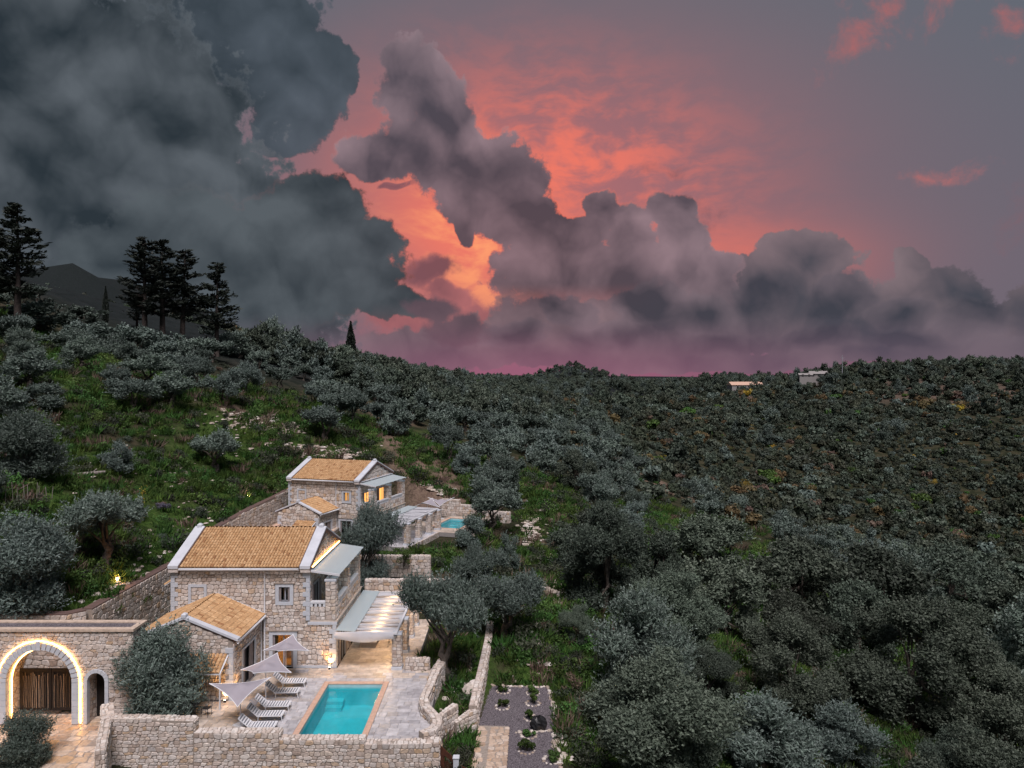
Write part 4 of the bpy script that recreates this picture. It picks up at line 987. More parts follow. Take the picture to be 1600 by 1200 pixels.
def pool(parent_loc, rz, X0, X1, Y0, Y1, label, copes=True):
    rt = empty('swimming_pool', parent_loc, rz, label, 'pool', 'turquoise pools')
    zf = -1.35; b = MB(); b.box(X0, X1, Y0, Y1, zf - 0.1, zf); b.build('pool_floor', M['pool'], rt)
    w = MB(); t = 0.12
    w.box(X0 - t, X0, Y0 - t, Y1 + t, zf - 0.1, -0.33).box(X1, X1 + t, Y0 - t, Y1 + t, zf - 0.1, -0.33).box(X0, X1, Y0 - t, Y0, zf - 0.1, -0.33).box(X0, X1, Y1, Y1 + t, zf - 0.1, -0.33)
    w.box(X0, X0 + 1.0, Y1 - 0.5, Y1, zf, -0.9).box(X0, X0 + 1.0, Y1 - 0.9, Y1 - 0.5, zf, -1.1)
    w.build('pool_wall', M['pool'], rt)
    w = MB(); w.box(X0 - t, X0, Y0 - t, Y1 + t, -0.33, -0.04).box(X1, X1 + t, Y0 - t, Y1 + t, -0.33, -0.04).box(X0, X1, Y0 - t, Y0, -0.33, -0.04).box(X0, X1, Y1, Y1 + t, -0.33, -0.04)
    w.build('tile_band', M['pool_wall'], rt)
    vs = [(X0, Y0, -0.24), (X1, Y0, -0.24), (X1, Y1, -0.24), (X0, Y1, -0.24)]
    MB().add(vs, [(0, 1, 2, 3)]).build('water', M['water'], rt)
    cw = 0.31; rg = random.Random(3)
    def run(x0, x1, y0, y1, along):
        n = max(1, round((x1 - x0 if along == 'x' else y1 - y0) / 0.55))
        for k in range(n):
            a, e = k / n, (k + 1) / n; g = 0.004
            if along == 'x': bx = (x0 + (x1 - x0) * a + g, x0 + (x1 - x0) * e - g, y0, y1)
            else: bx = (x0, x1, y0 + (y1 - y0) * a + g, y0 + (y1 - y0) * e - g)
            MB().cbox(*bx, -0.04, 0.018 + rg.uniform(0, 0.004), 0.012, rg.random()).build('coping_stone', M['cope_pink'], rt)
    run(X0 - cw, X0 + 0.02, Y0 - cw, Y1 + cw, 'y'); run(X1 - 0.02, X1 + cw, Y0 - cw, Y1 + cw, 'y')
    run(X0 + 0.025, X1 - 0.025, Y0 - cw, Y0 + 0.02, 'x'); run(X0 + 0.025, X1 - 0.025, Y1 - 0.02, Y1 + cw, 'x')
    MB().box(X1 - 1.2, X1 - 1.0, Y0 + 2.6, Y0 + 2.8, zf, zf + 0.02).build('drain', M['dark'], rt)
    return rt
pool((0, 0, 0), 0, PX0, PX1, PY0, PY1, 'rectangular turquoise pool with pink coping in front of near villa')
# farther villa
t2 = empty('terrace', V2[:3], V2[3], 'pale paved terrace round the farther villa and pool', None, None, 'structure')
Q = (13.6, 17.0, 9.3, 15.3)
sl = MB(); sl.box(10.5, 15.3, -1.2, 7.0, -0.5, -0.028); holed(sl, 10.5, 18.6, 7.0, 16.8, [(Q[0] - 0.02, Q[1] + 0.02, Q[2] - 0.02, Q[3] + 0.02)], lambda mb, a, b, c, d: mb.box(a, b, c, d, -0.5, -0.028)); sl.build('slab', M['grout'], t2)
paving(t2, 10.72, 15.3, -1.2, 7.0, 0.0, 0.6, (0.8, 1.0, 1.2), 8, lambda *a: False, 'paver', 0)
for _a in ((10.72, 18.6, 7.0, Q[2] - 0.32), (10.72, Q[0] - 0.32, Q[2] - 0.32, Q[3] + 0.32), (Q[1] + 0.32, 18.6, Q[2] - 0.32, Q[3] + 0.32), (10.72, 18.6, Q[3] + 0.32, 16.8)):
    paving(t2, *_a, 0.0, 0.6, (0.8, 1.0, 1.2), 9, lambda *a: False, 'paver_warm', 0)
MB().box(15.3, 15.5, -1.3, 6.9, -1.2, 0.02).build('edge_wall', M['rubble'], t2)
pool(V2[:3], V2[3], *Q, 'small turquoise pool glimpsed behind the farther pergola pillars')

# ------------------------------------------------------------------ garden and retaining walls
def stone_wall(name, segs, label, nobj=0, rh=0.24, sw=0.36, seed=1, th=0.5, group=None, cat='wall', top=True, cap=None, ends=True, both=False, extra=()):
    """segs: list of (path, base z, top z or function of the run); the outside is right of the path"""
    rt = empty(name, (segs[0][0][0][0], segs[0][0][0][1], 0), 0, label, cat, group, 'thing')
    ox, oy = segs[0][0][0]
    tot = sum(polyface(s[0])[1] * abs((s[2](0) if callable(s[2]) else s[2]) - (s[1] if not callable(s[1]) else s[1](0))) for s in segs)
    for i, (path, zb, zt) in enumerate(list(segs) + list(extra)):
        if i >= len(segs): th, both = 0.42, True
        path = [(a - ox, b - oy) for a, b in path]
        mb, f, ln = thick_wall(path, zb, zt, th); w = mb.build('wall', M['mortar'], rt)
        zt_ = zt if callable(zt) else (lambda u, c=zt: c); zb_ = zb if callable(zb) else (lambda u, c=zb: c)
        zs = [zt_(u) for u in np.linspace(0, ln, 40)]; zbs = [zb_(u) for u in np.linspace(0, ln, 40)]
        def spans(vc, zt_=zt_, zb_=zb_, ln=ln):
            us = np.linspace(0, ln, 161); ok = np.array([zb_(u) - 0.1 < vc < zt_(u) for u in us]); out_ = []; st = None
            for u, k in zip(us, ok):
                if k and st is None: st = u
                if not k and st is not None: out_.append((st, u)); st = None
            if st is not None: out_.append((st, ln))
            return out_
        masonry(w, f, 0, ln, min(zbs), max(zs), rh, sw, seed + i, spans, int(nobj * ln * (zs[0] - zbs[0]) / max(tot, 0.1)))
        if both: masonry(w, lambda u, v, n, f=f, th=th: f(u, v, -th - n), 0, ln, min(zbs), max(zs), rh, sw, seed + 35 + i, spans, 0, flip=True)
        if ends:
            P = [Vector(p) for p in path]; d = (P[-1] - P[-2]).normalized(); e = P[-1]
            masonry(w, face(e.x, e.y, -d.y, d.x), 0, th, zbs[-1], zs[-1], rh, th / 2, seed + 70 + i)
        if top:
            fr = random.Random(seed + 50 + i)
            g = lambda u, v, n, f=f, zt_=zt_: (*f(u, 0, -v)[:2], zt_(u) + n)
            masonry(w, g, 0, ln, 0, th, th / 2.0, sw * 0.75, seed + 90 + i, None, 0, (0.0, 0.05), flip=False, tints=lambda r: r.choice((0.35, 0.5, 0.8, 0.75, 0.3, 0.15)))
        if cap:
            mb, _, _ = thick_wall([(a, b) for a, b in path], lambda u: zt_(u) + 0.002, lambda u: zt_(u) + cap, th + 0.06); mb.build('coping', M['dark_edge'], w)
    return rt

stone_wall('boundary_wall', [([(-22.0, 39.4), (-21.15, 37.9), (-16.4, 37.9)], -3.2, lambda u: 1.42 - 0.03 * u), ([(-16.39, 37.9), (-12.0, 37.9)], -3.2, 0.62), ([(-11.99, 37.9), (-7.6, 37.9)], -3.2, 0.26),
                             ([(-7.59, 37.9), (-5.6, 37.88), (-3.75, 38.0)], -3.2, lambda u: 0.03 + 0.03 * max(0, u - 1.6))],
           'long stepped stone wall along the bottom edge of the pool terrace', 290, 0.2, 0.33, 500, 0.62, extra=[([(-21.45, 38.6), (-19.6, 34.6)], -3.2, 1.36)])
stone_wall('parapet_wall', [([(a + 0.5, b) for a, b in RPAR[::-1]], lambda u: -2.2 + 0.13 * u, lambda u: 0.36 + 0.038 * u)], 'curving waist-high stone parapet round the pool terrace corner', 0, 0.2, 0.3, 520, 0.5, ends=False, both=True)
stone_wall('parapet_wall', [([(-6.9, 47.45), (-5.35, 47.45)], -0.6, 0.74)], 'short straight stone parapet beside the pergola pillar', 0, 0.2, 0.3, 525, 0.45)
RET0 = [(-33.0, 44.5), (-27.0, 44.5), (-26.2, 45.3)]
RET = [(-26.0, 45.6), (-26.0, 50), (-26.0, 57), (-26.9, 64), (-27.6, 70), (-27.4, 78), (-26.8, 84.5), (-26.6, 90)]
stone_wall('retaining_wall', [(RET0, -0.5, 4.55), (RET[:3], -0.3, 4.55), (RET[2:4], 0.0, 4.4), (RET[3:], 1.6, lambda u: 4.6 + 0.032 * u)], 'long curved stone retaining wall at the foot of the hill', 120, 0.30, 0.46, 540, 0.6, top=False, cap=0.07)
for k, (x, y, z) in enumerate(((-25.93, 46.4, 3.2), (-25.93, 52.5, 3.3), (-26.1, 58.5, 3.2))):
    pass
stone_wall('garden_wall', [([(-11.8, 58.9), (-4.9, 58.9)], -0.5, 2.7)], 'plain stone wall right behind the lit pergola', 0, 0.28, 0.4, 560, 0.5)
stone_wall('garden_wall', [([(-14.2, 67.4), (-7.5, 67.4)], 0.6, 2.55)], 'stone garden wall with a yellow-green bush below the farther terrace', 0, 0.28, 0.42, 565, 0.5)
stone_wall('garden_wall', [([(-2.02, 42.95), (-1.75, 48), (-1.5, 53), (-1.45, 57)], -2.2, lambda u: -0.22 + 0.02 * u)], 'long low stone wall between olive trees and grass slope', 0, 0.2, 0.3, 570, 0.5)
stone_wall('garden_wall', [([(-3.15, 41.9), (-2.05, 42.9)], -2.2, lambda u: -0.75 + 0.22 * u)], 'low stone wall stub ending at the gravel garden', 0, 0.2, 0.3, 575, 0.4)
stone_wall('garden_wall', [([(-4.15, 40.9), (-3.1, 42.4)], -2.2, lambda u: -0.12 + 0.12 * u)], 'short thick stone wall just outside the terrace bulge', 0, 0.22, 0.33, 580, 0.4)
c2 = math.cos(V2[3]); s2 = math.sin(V2[3])
def v2w(x, y): return (V2[0] + x * c2 - y * s2, V2[1] + x * s2 + y * c2)
stone_wall('garden_wall', [([v2w(11.5, 17.2), v2w(14.0, 17.2)], 0.3, 2.9), ([v2w(14.02, 17.2), v2w(16.4, 17.2)], 0.3, 2.3), ([v2w(16.42, 17.2), v2w(21.0, 16.7)], 0.3, 1.75)], 'stepped stone wall behind the farther pool', 0, 0.28, 0.42, 585, 0.5)
stone_wall('garden_wall', [([v2w(19.3, 5.0), v2w(19.3, 9.0)], -0.6, 0.9)], 'narrow stone wall end between the round shrubs by the farther pool', 0, 0.28, 0.4, 588, 0.5)
# yard in front of the farther villa
yd = empty('yard', (0, 0, 0), 0, 'beige paved yard between the two villas', None, None, 'structure')
MB().prism([(-26.3, 62.5), (-19.6, 62.5), (-19.6, 66), (-19.0, 84.4), (-26.4, 86.0), (-27.3, 78), (-27.5, 70), (-26.8, 64)], 'z', 1.4, 2.28).build('slab', M['mortar'], yd)
masonry(yd, lambda u, v, n: (-27.2 + u, 62.7 + v, 2.28 + n), 0, 8, 0, 22.5, 0.45, 0.6, 590, lambda vc: [(0.7 if vc < 3 else 0.05, 7.4 if vc < 4 else 7.9)], 0, (0.0, 0.03), 'flag', flip=False)
MB().box(-26.0, -19.8, 62.2, 62.5, -0.3, 2.25).build('front_wall', M['rubble'], yd)
wl = empty('stone_basin', (-24.0, 78.6, 2.28), R(-8), 'open stone basin holding pale water beside the farther villa', 'basin')
MB().box(-1.3, 1.3, -1.0, -0.7, 0, 0.75).box(-1.3, 1.3, 0.7, 1.0, 0, 0.75).box(-1.3, -1.0, -0.7, 0.7, 0, 0.75).box(1.0, 1.3, -0.7, 0.7, 0, 0.75).build('wall', M['rubble'], wl)
MB().box(-1.45, 1.45, -1.12, -0.6, 0.75, 0.84).box(-1.45, 1.45, 0.6, 1.12, 0.75, 0.84).box(-1.45, -0.9, -0.6, 0.6, 0.75, 0.84).box(0.9, 1.45, -0.6, 0.6, 0.75, 0.84).build('rim', M['cope_pink'], wl)
MB().box(-1.0, 1.0, -0.7, 0.7, 0.3, 0.5).build('water', M['white'], wl)

# ------------------------------------------------------------------ gatehouse wall with the lit arch
GX0, GX1, GYF, GTOP, ACX, AR, ASP = -34.0, -20.75, 40.3, 5.05, -25.85, 1.82, 2.25
BCX, BR, BSP = -22.75, 0.5, 2.3
gw = empty('gateway', (ACX, GYF, 0), 0, 'thick stone gateway wall with arch outlined in glowing orange light', 'gateway')
def arc(cx, cz, r, a0, a1, n): return [(cx + r * math.cos(a0 + (a1 - a0) * k / n), cz + r * math.sin(a0 + (a1 - a0) * k / n)) for k in range(n + 1)]
out_ = [(GX0, -0.5), (GX0, GTOP), (GX1, GTOP), (GX1, -0.5), (BCX + BR, -0.5)] + arc(BCX, BSP, BR, 0, math.pi, 10) + [(BCX - BR, -0.5), (ACX + AR, -0.5)] + arc(ACX, ASP, AR, 0, math.pi, 24) + [(ACX - AR, -0.5)]
gb = MB().prism([(p[0] - ACX, p[1]) for p in out_], 'y', 0.0, 1.35).build('wall', M['rubble'], gw)
def gsp(vc):
    sp = [(GX0, GX1)]
    def cut(cx, r, spz):
        w = r if vc < spz else (math.sqrt(max(0, r * r - (vc - spz) ** 2)) if vc < spz + r else 0)
        return (cx - w, cx + w, -9, 9) if w > 0 else None
    hs = [h for h in (cut(ACX, AR + 0.42, ASP), cut(BCX, BR + 0.2, BSP)) if h]
    return free_spans(GX0, GX1, hs)(vc)
masonry(gb, lambda u, v, n: (u - ACX, -n, v), GX0, GX1, -0.4, GTOP - 0.1, 0.2, 0.32, 600, gsp, 240)
cpg = MB().box(GX0 - ACX, GX1 - ACX + 0.08, -0.12, 0.25, GTOP + 0.002, GTOP + 0.14).box(GX0 - ACX, GX1 - ACX + 0.08, 1.1, 1.45, GTOP + 0.002, GTOP + 0.14).box(GX1 - ACX - 0.25, GX1 - ACX + 0.08, 0.25, 1.1, GTOP + 0.002, GTOP + 0.14).build('coping', M['flag'], gb)
MB().box(GX0 - ACX, GX1 - ACX - 0.25, 0.25, 1.1, GTOP + 0.002, GTOP + 0.07).build('roof_bed', M['gravel'], gb)
def ring(cx, spz, r0, r1, n, zb, yf, mat, name, key=True):
    for k in range(n):
        a0, a1 = math.pi * k / n + 0.012, math.pi * (k + 1) / n - 0.012
        r1_ = r1 + (0.1 if key and k == n // 2 else 0); mt = 'coping' if key and k == n // 2 else mat
        P = [(r0 * math.cos(a0), r0 * math.sin(a0)), (r1_ * math.cos(a0), r1_ * math.sin(a0)), (r1_ * math.cos(a1), r1_ * math.sin(a1)), (r0 * math.cos(a1), r0 * math.sin(a1))]
        MB().prism([(cx - ACX + p[0], spz + p[1]) for p in P], 'y', yf - (0.05 if mt == 'coping' else 0), 0.2).build(name, M[mt], gw)
    h = 0.32; m_ = max(1, int(spz / h)); h = spz / m_
    for s in (-1, 1):
        for k in range(m_):
            a, b = sorted((cx - ACX + s * r0, cx - ACX + s * r1))
            MB().box(a, b, yf, 0.2, zb + k * h + 0.006, zb + (k + 1) * h - 0.006).build('jamb_stone', M[mat], gw)
ring(ACX, ASP, AR - 0.02, AR + 0.36, 23, 0.0, -0.12, 'trim', 'voussoir')
ring(BCX, BSP, BR - 0.02, BR + 0.18, 9, 0.0, -0.08, 'trim', 'voussoir', False)
for r_, y_, nm in ((AR + 0.46, -0.10, 'outer_strip_light'), (AR - 0.075, 0.30, 'inner_strip_light')):
    pts = [(r_, y_, 0.05)] + [(p[0], y_, p[1]) for p in arc(0, ASP, r_, 0, math.pi, 30)] + [(-r_, y_, 0.05)]
    so_ = MB().tube(pts, 0.034, 6).build(nm, M['led'], gw)
# stick gate
gt = empty('stick_gate', (ACX, GYF + 1.0, 0.0), 0, 'dark wooden double gate filled with upright branches under the arch', 'gate')
rg = random.Random(4)
for s in (-1, 1):
    x0, x1 = (0.02, AR - 0.05) if s > 0 else (-AR + 0.05, -0.02)
    fr = MB().box(x0, x0 + 0.12, 0, 0.08, 0.25, 2.6).box(x1 - 0.12, x1, 0, 0.08, 0.25, 2.6).box(x0 + 0.12, x1 - 0.12, 0, 0.08, 0.25, 0.42).box(x0 + 0.12, x1 - 0.12, 0, 0.08, 2.42, 2.6).box(x0 + 0.12, x1 - 0.12, 0.05, 0.08, 0.42, 2.42).build('leaf_frame', M['wood'], gt)
    x = x0 + 0.15
    while x < x1 - 0.14:
        z = 0.45
        pts = [(x + rg.uniform(-0.02, 0.02), -0.01 + rg.uniform(-0.01, 0.02), zz) for zz in np.linspace(0.40 + rg.uniform(0, 0.05), 2.40 - rg.uniform(0, 0.25), 5)]
        MB().tube(pts, rg.uniform(0.014, 0.026), 5, rg.random()).build('stick', M['stick'], fr); x += rg.uniform(0.07, 0.15)
wd = empty('wicket_door', (BCX, GYF + 0.9, 0), 0, 'dark narrow door in the small arch beside the gateway', 'door')
MB().box(-BR + 0.01, BR - 0.01, 0, 0.06, 0.0, BSP + 0.3).build('leaf', M['wood'], wd); MB().tube([(0.3, -0.05, 1.0), (0.3, -0.05, 1.2)], 0.015, 6).build('handle', M['metal'], wd)
# drive
dv = empty('driveway', (0, 0, 0), 0, 'crazy-paved drive glowing in front of the gateway', None, None, 'structure')
MB().prism([(-36, 31), (-18.0, 31), (-19.6, 34.6), (-21.1, 38.0), (-21.8, 39.6), (-21.5, 44.4), (-36, 44.4)], 'z', -1.2, -0.05).build('slab', M['mortar'], dv)
M['flag_wet'] = mat_pbr('polished_flagstone', [(0, (0.36, 0.25, 0.18)), (0.4, (0.50, 0.39, 0.30)), (0.7, (0.56, 0.47, 0.40)), (1, (0.46, 0.30, 0.17))], 5, 0.34, 0.25, attr=1, spec=0.5)
masonry(dv, lambda u, v, n: (u, v, -0.045 + n), -30.5, -18.5, 32.5, 44.0, 0.5, 0.62, 610, lambda vc: [(-30.5, -20.95 - (vc - 38) * 0.41 if vc < 38.2 else -21.9)], 160, (0.008, 0.03), 'flag_wet')

# ------------------------------------------------------------------ furniture on the terrace
def lounger(x, y, rz, label):
    rt = empty('sun_lounger', (x, y, 0), rz, label, 'sun lounger', 'white loungers along the pool')
    fr = MB()
    for s in (-0.33, 0.33): fr.box(0.02, 1.42, s - 0.02, s + 0.02, 0.30, 0.345)
    fr.box(1.38, 1.42, -0.309, 0.309, 0.30, 0.345).box(0.02, 0.06, -0.309, 0.309, 0.30, 0.345); fr.build('frame', M['white_metal'], rt)
    for s in (-0.33, 0.33):
        fb = MB().tube([(0.72, s, 0.32), (0.0, s, 0.80)], 0.02, 6) if False else None
        for lx, dx in ((1.36, 0.07), (0.12, -0.03)): MB().tube([(lx, s, 0.31), (lx + dx, s * 1.02, 0.0)], 0.02, 6).build('leg', M['white_metal'], rt)
    for s in (-0.33, 0.33): MB().tube([(0.05, s, 0.335), (-0.50, s, 0.80)], 0.02, 6).build('back_rail', M['white_metal'], rt)
    MB().tube([(-0.25, 0.2, 0.58), (0.1, 0.2, 0.32)], 0.012, 5).build('prop', M['white_metal'], rt)
    k = 0; sx = 0.10
    while sx < 1.36:
        MB().box(sx, sx + 0.085, -0.308, 0.308, 0.352, 0.368).build('slat', M['white_metal'], rt); sx += 0.15
    MB().box(0.07, 1.36, -0.305, 0.305, 0.338, 0.348).build('sling', M['sling'], rt)
    d = Vector((-0.55, 0, 0.465)).normalized(); n = Vector((0.465, 0, 0.55)).normalized()
    o = Vector((0.03, 0, 0.36)); L = 0.72
    def slab(a, b, lo, hi): return [(o + d * u + n * h + Vector((0, yy, 0))) for h in (lo, hi) for u, yy in ((a, -0.305), (b, -0.305), (b, 0.305), (a, 0.305))]
    BF = [(0, 1, 2, 3), (7, 6, 5, 4), (4, 5, 1, 0), (5, 6, 2, 1), (6, 7, 3, 2), (7, 4, 0, 3)]
    MB().add(slab(0.0, L, -0.012, -0.002), BF).build('back_sling', M['sling'], rt)
    t = 0.03
    while t < L - 0.05: MB().add(slab(t, t + 0.085, 0.002, 0.016), BF).build('slat', M['white_metal'], rt); t += 0.15
    return rt
for (yy, lb) in ((45.15, 'white slatted lounger nearest the house door'), (43.75, 'white slatted lounger, second from the house door'), (41.95, 'white slatted lounger in the middle of the five'),
                 (40.75, 'white slatted lounger, second from the boundary wall'), (39.45, 'white slatted lounger half hidden behind the boundary wall')):
    lounger(-14.07, yy, R(2), lb)
def sail(x, y, rz, hi, half, label, zc=2.15, swap=False):
    rt = empty('parasol', (x, y, 0), rz, label, 'parasol', 'grey sail parasols by the pool')
    n = 14; vs = []
    for j in range(n + 1):
        for i in range(n + 1):
            a, b = i / n * 2 - 1, j / n * 2 - 1
            pinch = 1 - 0.16 * (1 - a * a) * b * b; pinch2 = 1 - 0.16 * (1 - b * b) * a * a
            z = zc + hi * a * b * (1 if not swap else -1) + 0.22 * max(0, 1 - 2.2 * math.hypot(a, b))
            vs.append((a * half * pinch2, b * half * pinch, z))
    fs = [(j * (n + 1) + i, j * (n + 1) + i + 1, (j + 1) * (n + 1) + i + 1, (j + 1) * (n + 1) + i) for j in range(n) for i in range(n)]
    cn = MB().add(vs, fs).build('canopy', M['sail'], rt, smooth=True)
    ed = MB()
    for idx in ([i for i in range(n + 1)], [n * (n + 1) + i for i in range(n + 1)], [j * (n + 1) for j in range(n + 1)], [j * (n + 1) + n for j in range(n + 1)]): ed.tube([vs[k] for k in idx], 0.022, 5)
    ed.build('hem', M['white_metal'], cn)
    MB().tube([(0, 0, 0), (0, 0, zc + 0.20)], 0.028, 8).build('pole', M['white_metal'], rt)
    for a in range(4):
        c_ = vs[(0, n, n * (n + 1), n * (n + 1) + n)[a]]; MB().tube([(0, 0, zc - 0.25), (c_[0] * 0.96, c_[1] * 0.96, c_[2] - 0.02)], 0.012, 5).build('rib', M['white_metal'], rt)
    MB().cbox(-0.28, 0.28, -0.28, 0.28, 0.0, 0.07, 0.02).build('base', M['white_metal'], rt)
    return rt
sail(-14.1, 45.9, R(44), 0.25, 1.02, 'grey sail parasol in front of the lit garden door', 2.15, False)
sail(-14.3, 42.75, R(38), 0.25, 1.1, 'grey sail parasol in the middle of the three', 2.12, False)
sail(-14.8, 40.1, R(60), 0.38, 1.12, 'grey sail parasol with drooping corner nearest the boundary wall', 2.05, True)
for k, (lx, ly, lb) in enumerate(((11.8, 12.0, 'small grey sail parasol behind the farther pergola'), (12.6, 14.5, 'second small sail parasol above the farther pool'))):
    x_, y_ = v2w(lx, ly); o_ = sail(x_, y_, R(30 + 15 * k), 0.4, 1.2, lb, 2.3, bool(k)); o_.location.z = V2[2]
tb = empty('low_table', (-10.1, 52.8, 0), 0, 'long low pale stone table under the lit pergola', 'table')
MB().cbox(-0.65, 0.65, -1.5, 1.5, 0.42, 0.52, 0.02).build('top', M['paver'], tb); MB().box(-0.55, 0.55, -1.3, 1.3, 0.0, 0.42).build('base', M['grout'], tb)
st = empty('stool', (-8.6, 52.3, 0), 0, 'small round dark stool on the pergola floor', 'stool')
MB().tube([(0, 0, 0.44), (0, 0, 0.48)], 0.26, 14).build('seat', M['metal'], st)
for k in range(4): a = k * math.pi / 2 + 0.6; MB().tube([(0.14 * math.cos(a), 0.14 * math.sin(a), 0.44), (0.22 * math.cos(a), 0.22 * math.sin(a), 0)], 0.014, 6).build('leg', M['metal'], st)
bt = empty('bistro_table', (-17.9, 41.1, 0), 0, 'thin black metal table in the shade beside the olive tree', 'table')
MB().cbox(-0.42, 0.42, -0.42, 0.42, 0.70, 0.73, 0.01).build('top', M['metal'], bt)
for a, b in ((-1, -1), (1, -1), (1, 1), (-1, 1)): MB().tube([(a * 0.36, b * 0.36, 0.7), (a * 0.4, b * 0.4, 0)], 0.014, 6).build('leg', M['metal'], bt)
for k, (x_, y_, a_, lb) in enumerate(((-17.1, 41.2, R(80), 'black metal chair on the pool side of the thin table'), (-18.6, 40.5, R(-60), 'black metal chair on the olive side of the thin table'))):
    ch_ = empty('metal_chair', (x_, y_, 0), a_, lb, 'chair', 'black metal chairs')
    MB().cbox(-0.2, 0.2, -0.2, 0.2, 0.44, 0.46, 0.01).build('seat', M['metal'], ch_)
    bk = MB().tube([(-0.2, -0.2, 0.45), (-0.2, -0.25, 0.88), (0.2, -0.25, 0.88), (0.2, -0.2, 0.45)], 0.012, 5)
    for q in (-0.1, 0, 0.1): bk.tube([(q, -0.2, 0.46), (q, -0.25, 0.87)], 0.007, 4)
    bk.build('backrest', M['metal'], ch_)
    for a, b in ((-1, -1), (1, -1), (1, 1), (-1, 1)): MB().tube([(a * 0.18, b * 0.18, 0.44), (a * 0.2, b * 0.2, 0)], 0.011, 5).build('leg', M['metal'], ch_)
dc = empty('folded_deckchair', (-13.2, 63.0, 1.0), R(25), 'folded pale deckchair lying on the terrace behind the olive', 'deckchair')
for s in (-0.3, 0.3): MB().tube([(s, -0.9, 0.15), (s, 0.6, 0.75)], 0.022, 6).build('rail', M['white_metal'], dc)
for k in range(6): MB().box(-0.3, 0.3, -0.8 + k * 0.24, -0.72 + k * 0.24, 0.18 + 0.096 * k, 0.205 + 0.096 * k).build('slat', M['frame'], dc)
# uplights
def uplight(x, y, label, e=130):
    rt = empty('uplight', (x, y, 0), 0, label, 'uplight', 'corner uplights')
    MB().tube([(0, 0, 0), (0, 0, 0.12)], 0.07, 10).build('housing', M['metal'], rt); MB().tube([(0, 0, 0.121), (0, 0, 0.13)], 0.04, 10).build('lens', M['bulb'], rt)
    lamp_point('uplight_beam', rt, (0, 0.02, 0.16), e, (1.0, 0.50, 0.16), 0.03, 'SPOT', (R(180), 0, 0), R(95))
uplight(-11.85, 47.76, 'small glowing uplight at the foot of near villa corner')
uplight(-16.75, 42.93, 'small glowing uplight at the wing corner, front side')
uplight(-16.15, 43.2, 'small glowing uplight at the wing corner, pool side')
xr, yr, zr_ = hit(183, 915); rt = empty('garden_spike_light', (xr, yr, zr_), 0, 'orange garden spotlight under the leaning olive on the hillside', 'spotlight')
MB().tube([(0, 0, -0.1), (0, 0, 0.2)], 0.03, 6).build('spike', M['metal'], rt); MB().tube([(0, 0, 0.2), (0, 0.02, 0.3)], 0.06, 8).build('lens', M['bulb'], rt)
lamp_point('spike_beam', rt, (0, 0.1, 0.5), 22, (1.0, 0.42, 0.1), 0.05)
xr, yr, zr_ = hit(388, 782); rt = empty('garden_spike_light', (xr, yr, zr_), 0, 'tiny orange garden light above the retaining wall bend', 'spotlight')
MB().tube([(0, 0, -0.1), (0, 0, 0.25)], 0.03, 6).build('spike', M['metal'], rt); MB().tube([(0, 0, 0.25), (0, 0.02, 0.38)], 0.09, 8).build('lens', M['bulb'], rt)

# ------------------------------------------------------------------ gravel garden, path, rusty gate
gg = empty('gravel_garden', (0, 0, 0), 0, 'mauve gravel garden plot below the terrace', None, None, 'structure')
MB().prism([(-1.9, 38.2), (2.4, 38.2), (2.75, 44.0), (2.35, 48.6), (-1.4, 48.9), (-1.7, 46), (-1.95, 43.2)], 'z', -2.6, -1.50).build('bed', M['gravel'], gg)
rg = random.Random(21); pb = MB()
for _ in range(5200):
    x_, y_ = rg.uniform(-1.9, 2.5), rg.uniform(38.2, 48.6); s = rg.uniform(0.03, 0.075)
    if x_ > 2.3 + 0.05 * (44 - abs(y_ - 44)) * 0.2: continue
    a = rg.uniform(0, 6.3); c_, d_ = math.cos(a) * s, math.sin(a) * s
    pb.add([(x_ + c_, y_ + d_, -1.5), (x_ - d_, y_ + c_, -1.5), (x_ - c_, y_ - d_, -1.5), (x_ + d_, y_ - c_, -1.5), (x_, y_, -1.5 + s * 0.9)], [(0, 1, 4), (1, 2, 4), (2, 3, 4), (3, 0, 4)], rg.random())
pb.build('pebbles', M['gravel'], gg, kind='stuff')
def rock(mb, x, y, z, r, rg, flat=0.65):
    u = [(-1, -1), (1, -1), (1, 1), (-1, 1)]; vs = []
    for h, k in ((-0.3, 0.8), (0.25, 1.0), (0.75, 0.62)):
        for i in range(6):
            a = i * math.pi / 3 + rg.uniform(-0.3, 0.3); q = r * k * rg.uniform(0.7, 1.15)
            vs.append((x + q * math.cos(a), y + q * math.sin(a), z + r * flat * (h + rg.uniform(-0.12, 0.12))))
    fs = [(i + 6 * l, (i + 1) % 6 + 6 * l, (i + 1) % 6 + 6 * l + 6, i + 6 * l + 6) for l in range(2) for i in range(6)] + [(12, 13, 14, 15, 16, 17)]
    mb.add(vs, fs, rg.random())
ed = MB()
for (ax, ay), (bx, by) in (((-1.3, 48.75), (2.3, 48.5)), ((2.35, 48.5), (2.75, 44.0)), ((2.75, 44.0), (2.55, 38.4)), ((0.3, 42.35), (2.6, 42.5))):
    n = int(math.hypot(bx - ax, by - ay) / 0.2)
    for k in range(n): t = k / n; rock(ed, ax + (bx - ax) * t + rg.uniform(-0.08, 0.08), ay + (by - ay) * t + rg.uniform(-0.08, 0.08), -1.5, rg.uniform(0.09, 0.19), rg)
for _ in range(26): rock(ed, 2.7 + rg.uniform(-0.3, 0.5), rg.uniform(39, 43.5), -1.5, rg.uniform(0.12, 0.3), rg)
ed.build('edging_stones', M['rock'], gg, kind='stuff')
fp = empty('garden_path', (0, 0, 0), 0, 'flagstone path beside the gravel garden', None, None, 'structure')
